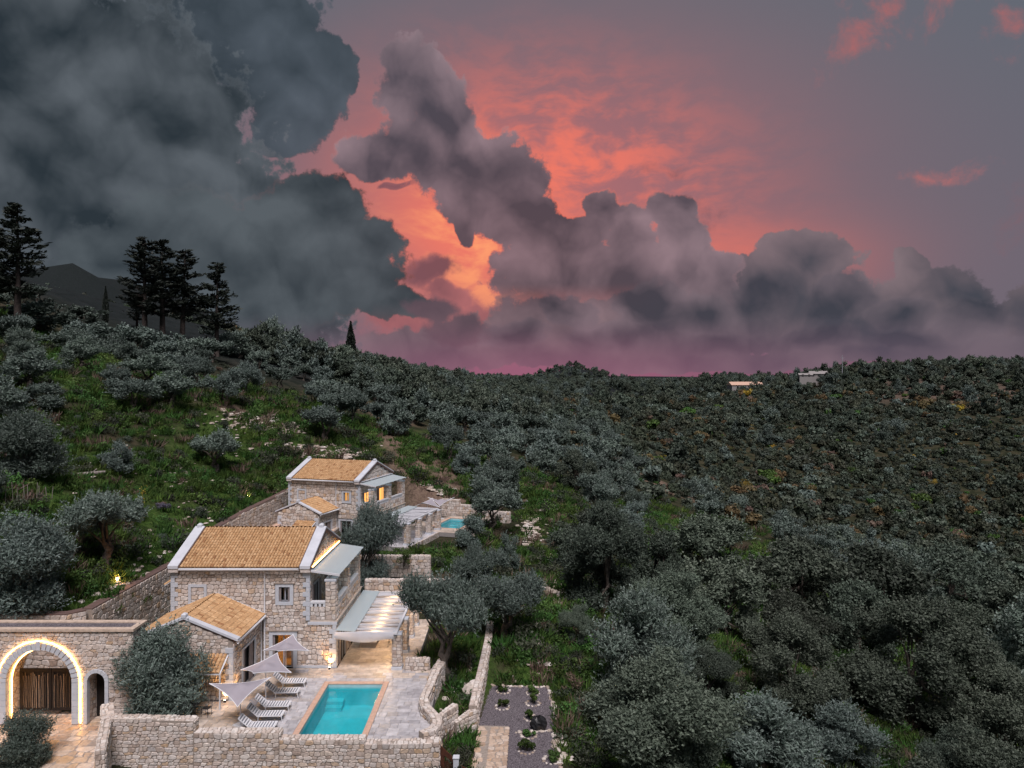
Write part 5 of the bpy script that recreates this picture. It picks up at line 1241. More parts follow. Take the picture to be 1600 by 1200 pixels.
MB().prism([(-2.6, 36.5), (-0.5, 36.5), (-0.2, 43.0), (-2.0, 43.1), (-1.75, 42.0), (-1.95, 39.0)], 'z', -2.6, -1.44).build('bed', M['mortar'], fp)
masonry(fp, lambda u, v, n: (-1.45 + u + v * 0.03, 36.8 + v, -1.44 + n), 0, 1.15, 0, 6.1, 0.36, 0.42, 620, None, 60, (0.01, 0.03), 'flag')
masonry(fp, lambda u, v, n: (-2.25 + u + v * 0.05, 37.0 + v, -1.44 + n), 0, 0.6, 0, 6.0, 0.5, 0.55, 621, None, 0, (0.0, 0.008), 'flag', gap=0.004)
def rgate(x0, y0, x1, y1, zt0, zt1, zb, label):
    rt = empty('rusty_gate', (x0, y0, 0), 0, label, 'gate', 'rusty steel gates')
    dx_, dy_ = x1 - x0, y1 - y0; n = 9; mb = MB(); rg = random.Random(int(x0 * 100))
    def P(t, z, o=0.0): return (dx_ * t - dy_ * o, dy_ * t + dx_ * o, z)
    def panel(t0, t1, za, zb_):
        vs = [P(t0, za(t0)), P(t1, za(t1)), P(t1, zb_(t1)), P(t0, zb_(t0)), P(t0, za(t0), 0.03), P(t1, za(t1), 0.03), P(t1, zb_(t1), 0.03), P(t0, zb_(t0), 0.03)]
        mb.add(vs, [(0, 1, 2, 3), (7, 6, 5, 4), (4, 5, 1, 0), (5, 6, 2, 1), (6, 7, 3, 2), (7, 4, 0, 3)])
    top = lambda t: zt0 + (zt1 - zt0) * t
    panel(0, 1, lambda t: top(t) - 0.32, top); panel(0, 1, lambda t: zb, lambda t: zb + 0.25); panel(0, 0.28, lambda t: zb + 0.25, lambda t: top(t) - 0.32); panel(0.88, 1, lambda t: zb + 0.25, lambda t: top(t) - 0.32)
    for k in range(8):
        a = 0.28 + 0.6 * k / 8; panel(a + 0.02, a + 0.045, lambda t: zb + 0.25, lambda t, q=rg.uniform(0.33, 0.6): top(t) - q)
    mb.build('panel', M['rust'], rt); MB().tube([P(0.93, -0.9, -0.04), P(0.93, -0.75, -0.04)], 0.015, 6).build('handle', M['metal'], rt)
rgate(-3.72, 38.15, -3.02, 37.75, -0.12, -0.55, -2.3, 'rusty steel gate against the end of the boundary wall')
rgate(-2.7, 37.65, -1.9, 37.3, -0.85, -1.1, -2.6, 'second rusty steel gate beyond the little stone post')
gpst = empty('gate_post', (-2.86, 37.7, 0), 0, 'little white-grey stone post between the rusty gates', 'post')
MB().cbox(-0.14, 0.14, -0.14, 0.14, -2.6, -0.52, 0.01).build('shaft', M['trim'], gpst); MB().cbox(-0.17, 0.17, -0.17, 0.17, -0.52, -0.45, 0.03).build('cap', M['coping'], gpst)
bag = MB(); rg = random.Random(2); vs = []
for j in range(9):
    for i in range(14):
        ph, th = math.pi * j / 8, 2 * math.pi * i / 14; q = 0.42 * (1 + 0.16 * math.sin(5 * th + j) + rg.uniform(-0.07, 0.07))
        vs.append((q * math.sin(ph) * math.cos(th) * 1.15, q * math.sin(ph) * math.sin(th), 0.36 + q * math.cos(ph) * 0.95))
bag.add(vs, [(j * 14 + i, (j + 1) * 14 + i, (j + 1) * 14 + (i + 1) % 14, j * 14 + (i + 1) % 14) for j in range(8) for i in range(14)])
M['bag'] = mat_pbr('black_plastic', two((0.018, 0.018, 0.02), 0.2), 5, 0.35, 0.5, bscale=6)
bo = bag.build('black_sack', M['bag'], None, smooth=False); bo.location = (1.55, 42.75, -1.5); tag(bo, 'crumpled black sack on the gravel garden edge', 'sack')

# ------------------------------------------------------------------ plants
def quads_mesh(name, P, D, Wd, Ln, tint, mat, leaf=True):
    """many leaf-shaped faces: centre P, direction D, half-width vector Wd, length Ln"""
    n = len(P)
    a = P - D * (Ln[:, None] * 0.5); c = P + D * (Ln[:, None] * 0.5); mid = P + D * (Ln[:, None] * 0.06)
    co = np.stack([a, mid + Wd, c, mid - Wd], 1).reshape(-1, 3)
    me = bpy.data.meshes.new(name)
    me.vertices.add(4 * n); me.vertices.foreach_set('co', co.astype(np.float32).ravel())
    me.loops.add(4 * n); me.loops.foreach_set('vertex_index', np.arange(4 * n, dtype=np.int32))
    me.polygons.add(n); me.polygons.foreach_set('loop_start', np.arange(0, 4 * n, 4, dtype=np.int32)); me.polygons.foreach_set('loop_total', np.full(n, 4, dtype=np.int32))
    me.update(calc_edges=True); me.validate()
    t = me.attributes.new('tint', 'FLOAT', 'POINT'); t.data.foreach_set('value', np.repeat(tint, 4).astype(np.float32))
    me.materials.append(mat)
    return me
def unit(v): return v / np.maximum(np.linalg.norm(v, axis=1, keepdims=True), 1e-6)
def leaves_on(clumps, n, ll, lw, rg, up=0.55, out=0.8, rnd=0.55, shell=0.5, squash=0.85, face_out=0.75):
    C = np.array([c[:3] for c in clumps]); Rr = np.array([c[3] for c in clumps]); pr = Rr ** 2 / (Rr ** 2).sum()
    k = rg.choice(len(C), n, p=pr)
    d = unit(rg.normal(size=(n, 3)) + np.array([0, 0, 0.22]))
    rr = (shell + (1 - shell) * rg.random(n) ** 0.6) * Rr[k]
    # ragged surface: sprigs that stick out
    rr *= 1 + 0.22 * np.sin(d[:, 0] * 9 + k * 2.1) * np.sin(d[:, 1] * 8 + k) * np.sin(d[:, 2] * 7 + k * 0.7)
    P = C[k] + d * rr[:, None] * np.array([1, 1, squash])
    D = unit(d * out + np.array([0, 0, up]) + rg.normal(size=(n, 3)) * rnd)
    W = unit(np.cross(D, rg.normal(size=(n, 3)))) * (lw * (0.7 + 0.6 * rg.random(n)))[:, None]
    # most blades turn their face outwards, to the light
    q = rg.random(n) < face_out; nn = unit(d + np.array([0, 0, 0.25]) + rg.normal(size=(n, 3)) * 0.42)
    D2 = unit(np.cross(nn, rg.normal(size=(n, 3))) + np.array([0, 0, 0.25])); W2 = np.cross(D2, nn) * (lw * (0.7 + 0.6 * rg.random(n)))[:, None]
    D = np.where(q[:, None], D2, D); W = np.where(q[:, None], W2, W)
    L = ll * (0.6 + 0.8 * rg.random(n))
    t = np.clip(0.45 + rg.normal(size=n) * 0.22 + 0.10 * d[:, 2], 0, 1)
    return P, D, W, L, t
def trunk_mesh(seed, ht, clumps, r0=0.24, lean=(0, 0), mat='bark', n=7, twist=0.18, split=2):
    rg = random.Random(seed); mb = MB()
    heads = []
    for s in range(split):
        a = rg.uniform(0, 6.28); pts = [(0.08 * math.cos(a) * s, 0.08 * math.sin(a) * s, -0.35)]
        for k in range(1, 5):
            z = ht * k / 4; pts.append((lean[0] * z + rg.uniform(-twist, twist) * (k > 0) + 0.12 * k * math.cos(a) * (s > 0), lean[1] * z + rg.uniform(-twist, twist) + 0.12 * k * math.sin(a) * (s > 0), z))
        mb.tube(pts, [r0 * 1.5 * (1 - 0.25 * s), r0 * 1.05, r0 * 0.9, r0 * 0.8, r0 * 0.62], n); heads.append(pts[-1])
    for i, c in enumerate(clumps):
        h = heads[i % len(heads)]; m1 = [(h[k] * 0.55 + c[k] * 0.45 + rg.uniform(-0.15, 0.15)) for k in range(3)]
        mb.tube([h, m1, c[:3]], [r0 * 0.42, r0 * 0.24, r0 * 0.08], 5, cap=False)
    return mb.mesh('trunk', M[mat], True)
def olive_form(seed, K=20, Rc=2.3, zlo=1.9, ztop=4.6, cl=(0.55, 1.0), flat=1.0):
    """a few lobes of unequal size and height, each made of clumps"""
    rg = random.Random(seed); cs = []
    nl = rg.choice((4, 5, 5, 6)); a0 = rg.uniform(0, 6.28)
    lobes = [(0.0, 0.0, ztop - 1.35, 1.05)]
    for i in range(nl):
        a = a0 + i * 6.283 / nl + rg.uniform(-0.35, 0.35); r = Rc * rg.uniform(0.48, 0.68)
        lobes.append((r * math.cos(a), r * math.sin(a), zlo + (ztop - zlo) * rg.uniform(0.22, 0.62) * flat, rg.uniform(0.75, 1.1)))
    for i in range(K):
        lx, ly, lz, ls = lobes[i % len(lobes)]
        cs.append((lx + rg.gauss(0, 0.36) * ls, ly + rg.gauss(0, 0.36) * ls, max(zlo * 0.8, lz + rg.gauss(0.05, 0.32) * ls), rg.uniform(*cl) * ls * 0.86))
    if zlo < 1.2:
        for i in range(K // 3):
            lx, ly, lz, ls = lobes[1 + i % nl]; cs.append((lx * rg.uniform(0.8, 1.15), ly * rg.uniform(0.8, 1.15), rg.uniform(0.6, 1.3), rg.uniform(*cl) * 0.8))
    return cs
def shoots(clumps, n, ll, lw, rg, per=14, sl=0.55):
    """feathery leafy shoots standing up and out of the clumps"""
    C = np.array([c[:3] for c in clumps]); Rr = np.array([c[3] for c in clumps]); m = max(1, n // per)
    k = rg.choice(len(C), m, p=Rr ** 2 / (Rr ** 2).sum()); d = unit(rg.normal(size=(m, 3)) + np.array([0, 0, 0.45]))
    B = C[k] + d * (Rr[k] * (0.6 + 0.35 * rg.random(m)))[:, None] * np.array([1, 1, 0.85])
    dr = unit(d * 0.75 + np.array([0, 0, 0.75]) + rg.normal(size=(m, 3)) * 0.28); ln = sl * (0.5 + 0.9 * rg.random(m)); tn = rg.normal(size=m) * 0.16
    s = np.tile(np.linspace(0.05, 1, per), m); q = np.repeat(np.arange(m), per); nn = m * per
    P = B[q] + dr[q] * (s * ln[q])[:, None] + rg.normal(size=(nn, 3)) * 0.035
    D = unit(dr[q] * 0.9 + rg.normal(size=(nn, 3)) * 0.5); W = unit(np.cross(D, rg.normal(size=(nn, 3)))) * (lw * (0.7 + 0.6 * rg.random(nn)))[:, None]
    return P, D, W, ll * (0.6 + 0.7 * rg.random(nn)) * (1.1 - 0.4 * s), np.clip(0.52 + tn[q] + rg.normal(size=nn) * 0.15 + 0.12 * s, 0, 1)
def both_(a, b): return tuple(np.concatenate([x, y]) for x, y in zip(a, b))
def tree_variant(kind, seed, n, ll, lw):
    """(crown mesh, trunk mesh) of a tree about 5 m tall and 5 m wide"""
    g = np.random.default_rng(seed)
    if kind == 'olive':
        cs = olive_form(seed, 22 if n > 8000 else 15); P = both_(leaves_on(cs, n * 6 // 10, ll, lw, g, up=0.6), shoots(cs, n * 6 // 10, ll * 0.8, lw * 0.9, g, 14 if n > 8000 else 8, 0.5))
        return quads_mesh('crown', *P, M['olive']), trunk_mesh(seed, 1.5, cs[::3] if n > 5000 else cs[::5], 0.2)
    if kind == 'bushy':       # olive with foliage down to the ground
        cs = olive_form(seed, 26 if n > 8000 else 16, 2.35, 0.7, 4.9, (0.6, 1.05)); P = both_(leaves_on(cs, n * 6 // 10, ll, lw, g, up=0.6), shoots(cs, n * 6 // 10, ll * 0.8, lw * 0.9, g, 14 if n > 8000 else 8, 0.5))
        return quads_mesh('crown', *P, M['olive']), trunk_mesh(seed, 1.0, cs[::4], 0.2)
    if kind == 'oak':
        cs = olive_form(seed, 46 if n > 8000 else 24, 2.35, 0.8, 5.0, (0.42, 0.85)); P = both_(leaves_on(cs, n * 8 // 10, ll, lw, g, up=0.25, out=0.6, rnd=0.9, shell=0.55), shoots(cs, n * 4 // 10, ll, lw * 0.85, g, 10, 0.42))
        return quads_mesh('crown', *P, M['oak']), trunk_mesh(seed, 1.2, cs[::7], 0.17)
def round_variant(seed):
    g = np.random.default_rng(seed); cs = olive_form(seed, 40, 1.75, 0.6, 5.0, (0.75, 1.15))
    return quads_mesh('crown', *both_(leaves_on(cs, 17000, 0.2, 0.028, g, up=0.6), shoots(cs, 17000, 0.16, 0.025, g, 14, 0.5)), M['olive']), trunk_mesh(seed, 1.1, cs[::4], 0.2)
def conifer_variant(seed, n_br=92, H=15.0, spread=3.0, bare=0.28):
    rg = random.Random(seed); g = np.random.default_rng(seed); mb = MB(); Ps = []
    lean = rg.uniform(-0.02, 0.05)
    mb.tube([(lean * z, 0, z) for z in np.linspace(-0.5, H, 8)], [0.34 * (1 - 0.93 * k / 7) for k in range(8)], 7)
    for b in range(n_br):
        t = bare + (0.985 - bare) * (b + rg.random()) / n_br; z = H * t
        prof = (1 - t) ** 0.62 * (0.55 + 0.45 * min(1, (t - bare + 0.05) / 0.25)); L = spread * prof * rg.uniform(0.55, 1.25) + 0.25
        a = rg.uniform(0, 6.283); ca, sa = math.cos(a), math.sin(a)
        pts = [(lean * z + ca * L * s, sa * L * s, z - 0.10 * L * s + 0.30 * L * s * s * s) for s in (0, 0.35, 0.7, 1.0)]
        mb.tube(pts, [0.05, 0.04, 0.025, 0.01], 4, cap=False)
        k = int(34 * L / spread + 12); s = np.sqrt(g.random(k)) * 0.95 + 0.05
        C = np.stack([lean * z + ca * L * s, sa * L * s, z - 0.10 * L * s + 0.30 * L * s ** 3], 1)
        C += g.normal(size=(k, 3)) * np.array([0.16, 0.16, 0.10]) * (0.5 + L / spread)
        D = unit(np.array([ca, sa, 0.35]) + g.normal(size=(k, 3)) * 0.6); Ps.append((C, D))
    P = np.concatenate([p[0] for p in Ps]); D = np.concatenate([p[1] for p in Ps]); n = len(P)
    W = unit(np.cross(D, g.normal(size=(n, 3)))) * (0.07 + 0.06 * g.random(n))[:, None]; L = 0.42 + 0.4 * g.random(n)
    return quads_mesh('crown', P, D, W, L, g.random(n), M['conifer']), mb.mesh('trunk', M['bark_dark'], True)
def cypress_variant(seed, H=9.0, r=0.75, n=2600):
    g = np.random.default_rng(seed); t = g.random(n) ** 0.9; a = g.random(n) * 6.283
    rad_ = r * np.sin(np.clip(t * 0.93 + 0.10, 0, 1) * math.pi) ** 0.7 * (0.75 + 0.3 * g.random(n)) * np.where(t > 0.6, 1 - (t - 0.6) * 1.2, 1)
    P = np.stack([rad_ * np.cos(a), rad_ * np.sin(a), 0.3 + t * (H - 0.3)], 1)
    D = unit(np.stack([np.cos(a) * 0.4, np.sin(a) * 0.4, np.ones(n)], 1) + g.normal(size=(n, 3)) * 0.35)
    W = unit(np.cross(D, g.normal(size=(n, 3)))) * 0.09
    return quads_mesh('crown', P, D, W, 0.35 + 0.3 * g.random(n), g.random(n), M['conifer']), MB().tube([(0, 0, -0.4), (0, 0, H * 0.8)], [0.2, 0.03], 6).mesh('trunk', M['bark_dark'], True)

VAR = {'olive_near': [tree_variant('olive', 10 + k, 21000, 0.21, 0.030) for k in range(3)],
       'bushy_near': [tree_variant('bushy', 30 + k, 24000, 0.21, 0.030) for k in range(3)],
       'round_near': [round_variant(35 + k) for k in range(3)],
       'olive_mid': [tree_variant('olive', 50 + k, 7000, 0.30, 0.055) for k in range(4)],
       'bushy_mid': [tree_variant('bushy', 60 + k, 8000, 0.30, 0.055) for k in range(4)],
       'olive_far': [tree_variant('olive', 70 + k, 2600, 0.42, 0.095) for k in range(4)],
       'bushy_far': [tree_variant('bushy', 75 + k, 2600, 0.42, 0.10) for k in range(4)],
       'oak_near': [tree_variant('oak', 80 + k, 44000, 0.12, 0.030) for k in range(3)],
       'oak_mid': [tree_variant('oak', 90 + k, 15000, 0.18, 0.048) for k in range(4)],
       'oak_far': [tree_variant('oak', 95 + k, 2400, 0.36, 0.13) for k in range(4)],
       'conifer': [conifer_variant(5 + k) for k in range(4)], 'cypress': [cypress_variant(3)]}
TREES = []      # (x, y, radius): spots taken
def place(kind, x, y, w, h, label, cat='tree', group=None, name=None, rz=None, var=None, lean=0.0):
    z = gz1(x, y); V = VAR[kind]; cr, tk = V[rng.randrange(len(V)) if var is None else var % len(V)]
    nm = name or {'o': 'olive_tree', 'b': 'olive_tree', 'r': 'olive_tree'}.get(kind[0], 'tree')
    rt = empty(nm, (x, y, z), rng.uniform(0, 6.28) if rz is None else rz, label, cat, group)
    rt.rotation_euler.x = lean
    H0, W0 = (15.0, 6.0) if kind == 'conifer' else ((9.0, 1.5) if kind == 'cypress' else (5.0, 5.0))
    rt.scale = (w / W0, w / W0, h / H0)
    link('crown', cr, rt); link('trunk', tk, rt)
    TREES.append((x, y, w / 2)); return rt
def put(kind, px, ptop, pbase, wpx, label, Y=None, **k):
    if Y is None: x, y, z = hit(px, pbase)
    else: x, y = (px - 800) / F * Y, Y; z = gz1(x, y)
    h = max(1.2, CAM_Z - (ptop - HOR) / F * y - z); w = wpx / F * y
    lod = '' if '_' in kind or kind in ('conifer', 'cypress') else ('_near' if y < 68 else '_mid' if y < 125 else '_far')
    return place(kind + lod, x, y, w, h, label, **k)

G1, G2, G3 = 'olive trees in the villa garden', 'olive trees on the hillside', 'trees on the valley slope'
# garden trees
put('round', 246, 978, 0, 176, 'round dense olive tree overhanging the boundary wall beside the gateway', Y=40.6, group=G1, var=0)
put('round', 34, 1112, 0, 112, 'dark olive tree in the bottom corner in front of the gateway', Y=36.0, group=G1, var=1)
put('olive', 690, 876, 1048, 152, 'large olive tree with leaning trunk beside the pergola', Y=47.5, group=G1, var=0)
put('olive', 788, 882, 985, 128, 'spreading olive tree behind the long low garden wall', Y=54.5, group=G1, var=1)
put('round', 572, 780, 0, 100, 'tall dense olive tree between the two villas', Y=64.0, group=G1, var=2)
put('bushy', 745, 848, 0, 78, 'round olive bush above the spreading garden olive', Y=65.0, group=G1, var=0)
put('bushy', 734, 800, 852, 56, 'neat round shrub beside the farther pool', Y=80.0, group=G1, var=1)
put('bushy', 792, 832, 882, 44, 'dark rounded shrub on the grass beside the stony track', Y=72, group=G1, var=2)
put('olive', 768, 745, 812, 92, 'broad olive tree right of the farther pool', Y=88, group=G1)
put('olive', 700, 655, 735, 62, 'upright olive tree uphill of the farther pool', Y=112, group=G2)
# hillside olives
HILL = [('round', 45, 640, 755, 135, 'huge round olive bush at the left picture edge, halfway up'), ('round', 42, 800, 965, 185, 'huge dark olive spilling over the slope above the gateway'),
        ('olive', 165, 752, 895, 150, 'leaning olive tree with orange-lit trunk above the retaining wall'), ('olive', 338, 668, 738, 80, 'lone twin-crowned olive on the bank above near villa'),
        ('olive', 205, 585, 642, 78, 'olive tree paired with another at the top of the grass slope'), ('olive', 268, 580, 638, 88, 'wide olive tree, right one of the pair on the grass slope'),
        ('olive', 350, 577, 634, 62, 'small olive with bent trunk on the open grass'), ('olive', 385, 565, 617, 58, 'small olive tree just behind the bent-trunk one'), ('olive', 440, 566, 614, 62, 'small upright olive at the end of the grass row'),
        ('olive', 45, 550, 612, 100, 'silvery olive near the left edge under the tall fir'), ('bushy', 60, 595, 645, 88, 'low silvery olive bush above the huge round one'), ('olive', 235, 551, 602, 95, 'broad olive uphill of the paired trees'),
        ('olive', 112, 512, 563, 92, 'flat-topped silvery olive on the upper slope'), ('olive', 20, 485, 548, 74, 'olive tree at the left edge below the fir roots'), ('bushy', 60, 462, 520, 110, 'silvery olives crowding the fir foot at the left'),
        ('bushy', 170, 505, 548, 84, 'rounded silvery olive below the far mountain'), ('olive', 215, 503, 556, 72, 'olive tree under the small cypress spire'), ('bushy', 255, 516, 562, 72, 'olive below the trunks of the fir clump'),
        ('olive', 505, 632, 692, 78, 'dark flat-crowned olive standing alone above farther villa'), ('olive', 548, 610, 664, 70, 'olive tree just uphill of the lone flat-crowned one'), ('olive', 515, 614, 650, 50, 'small olive on the brown bank above farther villa'),
        ('bushy', 305, 520, 560, 70, 'olive bush below the right end of the fir clump'), ('bushy', 130, 474, 510, 84, 'broad olive on the ridge beside the far mountain'), ('olive', 330, 528, 566, 60, 'small olive under the lower single fir'),
        ('bushy', 375, 520, 560, 66, 'grey olive below the bare-branched skyline tree'), ('bushy', 12, 600, 650, 60, 'cut-off olive bush at the left edge above the huge bush'), ('bushy', 185, 690, 740, 60, 'dim greyish shrub on the grass bank left of the twin-crowned olive')]
for h_ in HILL: put(*h_, group=G2)
# skyline trees
for k, (px, tp, bs, w, lb) in enumerate(((28, 315, 445, 112, 'tall dark fir tree at the left skyline edge'), (-8, 340, 450, 80, 'second dark fir cut by the left picture edge'), (226, 369, 490, 92, 'fir tree at the left end of the skyline clump'), (254, 374, 492, 92, 'fir tree in the middle of the skyline clump'),
                                         (284, 388, 498, 88, 'fir tree at the right end of the skyline clump'), (338, 408, 505, 80, 'single fir standing just right of the skyline clump'), (214, 462, 486, 40, 'young fir at the foot of the skyline clump'))):
    put('conifer', px, tp, bs, w, lb, Y=118 if k < 2 else 146 + 2 * k, name='fir_tree', group='fir trees on the skyline', var=k)
put('cypress', 548, 503, 556, 15, 'slim dark cypress spire alone on the ridge', Y=205, name='cypress_tree', group='cypress trees')
put('cypress', 165, 448, 478, 9, 'tiny cypress spire in front of the far mountain', Y=150, name='cypress_tree', group='cypress trees')
put('olive_far', 428, 482, 520, 34, 'thin bare-stemmed tree on the ridge line', Y=172, group=G2)
# big oaks and olives of the slope on the right
BIG = [('oak', 945, 780, 955, 170, 'massive grey oak at the top of the wooded gully'), ('oak', 1035, 815, 940, 120, 'grey oak leaning against the massive one'), ('bushy', 1000, 905, 1095, 190, 'big silvery olive in the centre of the lower slope'),
       ('oak', 1130, 865, 1000, 150, 'rounded oak between the grass strips and the big silvery olive'), ('oak', 1240, 830, 960, 170, 'broad oak below the bright grass strip'), ('oak', 1365, 835, 990, 190, 'broad dark oak in the middle of the right wood'),
       ('oak', 1240, 965, 1110, 180, 'dark oak with dead branches on the lower right slope'), ('oak', 1420, 930, 1120, 240, 'largest dark oak of the lower right wood'), ('bushy', 1190, 1078, 1220, 210, 'silvery olive at the bottom edge, right of the vines'),
       ('oak', 1560, 1035, 1200, 190, 'pale-topped oak in the bottom right corner'), ('oak', 1490, 850, 960, 150, 'oak on the right wood edge under the maquis'), ('oak', 1570, 900, 1010, 150, 'oak at the right picture edge'),
       ('bushy', 1320, 1090, 1200, 140, 'low olive in the bottom right hollow'), ('oak', 900, 700, 770, 70, 'dark oak where the track meets the spur'), ('oak', 1500, 1130, 1230, 120, 'dim oak at the bottom edge beside the corner tree'), ('oak', 1060, 690, 745, 90, 'dark round oak in the valley behind the spur'),
       ('oak', 905, 940, 1010, 60, 'small dark holm oak at the edge of the grass slope'), ('oak', 1110, 1010, 1100, 110, 'dim oak behind the big silvery olive')]
for b_ in BIG: put(*b_, group=G3)

# scattered trees that can still be told apart: spur, grove and wood
def poly_in(px, py, poly):
    c = False; n = len(poly)
    for i in range(n):
        x1, y1 = poly[i]; x2, y2 = poly[(i + 1) % n]
        if (y1 > py) != (y2 > py) and px < (x2 - x1) * (py - y1) / (y2 - y1) + x1: c = not c
    return c
CLEAR = [[(0, 980), (690, 980), (690, 1300), (0, 1300)], [(640, 860), (880, 860), (990, 1260), (600, 1260)], [(100, 640), (330, 610), (480, 640), (620, 690), (700, 760), (720, 900), (420, 1000), (0, 1000), (120, 780)],
         [(440, 715), (720, 715), (760, 870), (440, 960)], [(1020, 780), (1085, 800), (1210, 885), (1190, 905), (1100, 860), (1010, 800)], [(800, 745), (880, 745), (870, 800), (860, 950), (790, 830)],
         [(0, 640), (120, 640), (120, 1000), (0, 1000)], [(330, 560), (480, 600), (480, 640), (320, 640)], [(1120, 795), (1210, 830), (1230, 860), (1150, 840)], [(985, 725), (1045, 735), (1080, 775), (1020, 775)], [(640, 660), (690, 690), (720, 740), (660, 730)]]
def skyl(px): return np.interp(px, [-100, 0, 60, 110, 160, 200, 300, 400, 540, 560], [415, 428, 440, 462, 478, 486, 500, 512, 545, 0])
def taken(x, y, r, k=0.72):
    for a, b, c in TREES:
        if (a - x) ** 2 + (b - y) ** 2 < (k * (c + r)) ** 2: return True
    return False
rs = random.Random(99)
cand = []
for _ in range(26000):
    y = 40 + 215 * rs.random() ** 0.8; x = rs.uniform(-0.78, 0.78) * y
    cand.append((x, y))
cz = gz([c[0] for c in cand], [c[1] for c in cand])
LAB = {'hill': ('silvery olive', 'up the left hillside', 'olives over the upper left hillside'), 'grove': ('grey-green olive', 'of the grove beyond farther villa', 'olives of the grove beyond the farther villa'),
       'spur': ('small olive', 'of the grassy spur across the valley', 'olives of the grassy spur'), 'wood': ('dark oak', 'of the lower right wood', 'oaks of the lower right wood'), 'ridge': ('dull olive', 'along the ridge left of centre', 'olives along the ridge')}
ORD = 'first second third fourth fifth sixth seventh eighth ninth tenth eleventh twelfth thirteenth fourteenth'.split()
ZONE = {}
cnt = {}
for (x, y), z in zip(cand, cz):
    px, py = pix(x, y, z)
    if py > 1330 or py < 470 or px < -90 or px > 1690: continue
    if any(poly_in(px, py, c) for c in CLEAR): continue
    if -27 < x < -3 and 36 < y < 98: continue
    if px < 500 and y < 175: zone, w, kinds = 'hill', rs.uniform(4.2, 6.5), ('olive', 'olive', 'bushy')
    elif px < 700 and y >= 120 and x < -12: zone, w, kinds = 'ridge', rs.uniform(5, 7.5), ('bushy', 'olive', 'bushy', 'oak')
    elif px < 960 and 78 < y < 215 and py < 860: zone, w, kinds = 'grove', rs.uniform(5, 7.8), ('bushy', 'olive', 'bushy', 'olive')
    elif 95 < y < 160 and px < 1420 and py < 900: zone, w, kinds = 'spur', rs.uniform(3.4, 5.6), ('bushy', 'olive', 'bushy')
    elif y < 125 and px > 850: zone, w, kinds = 'wood', rs.uniform(7.5, 12.0), ('oak', 'oak', 'oak', 'bushy')
    else: continue
    cap = {'hill': 46, 'ridge': 60, 'grove': 85, 'spur': 62, 'wood': 70}[zone]
    if cnt.get(zone, 0) >= cap: continue
    if zone == 'spur' and rs.random() < 0.3: continue
    ptop = HOR + F * (CAM_Z - z - w * 0.85) / y
    if ptop < skyl(px): continue
    if any(poly_in(px + o_ * F / y, q_, c) for c in (CLEAR[4], CLEAR[8], CLEAR[9], CLEAR[5]) for q_ in (ptop, (ptop + py) / 2) for o_ in (-w * 0.3, w * 0.3)): continue
    if taken(x, y, w / 2, {'hill': 0.95, 'wood': 0.84, 'spur': 0.9}.get(zone, 0.74)): continue
    cnt[zone] = cnt.get(zone, 0) + 1
    kd = rs.choice(kinds); lod = '_near' if y < 62 else '_mid' if y < 115 else '_far'
    h = w * rs.uniform(0.72, 1.0) if kd != 'olive' else w * rs.uniform(0.75, 0.95)
    ZONE.setdefault(zone, []).append((py, px, place(kd + lod, x, y, w, h, None, group=LAB[zone][2], name='oak_tree' if kd == 'oak' else 'olive_tree')))
for zone, L_z in ZONE.items():       # rows from the back, then left to right
    L_z.sort(key=lambda q: q[0]); nr_ = max(1, round(len(L_z) / 9)); k_ = math.ceil(len(L_z) / nr_)
    for r_ in range(nr_):
        for c_, q in enumerate(sorted(L_z[r_ * k_:(r_ + 1) * k_], key=lambda q: q[1])):
            a_, ph_, _ = LAB[zone]
            q[2]['label'] = '%s, %s from left in %s back row %s' % (a_, ORD[c_], ORD[r_], ph_)
print('trees', cnt, len(TREES))

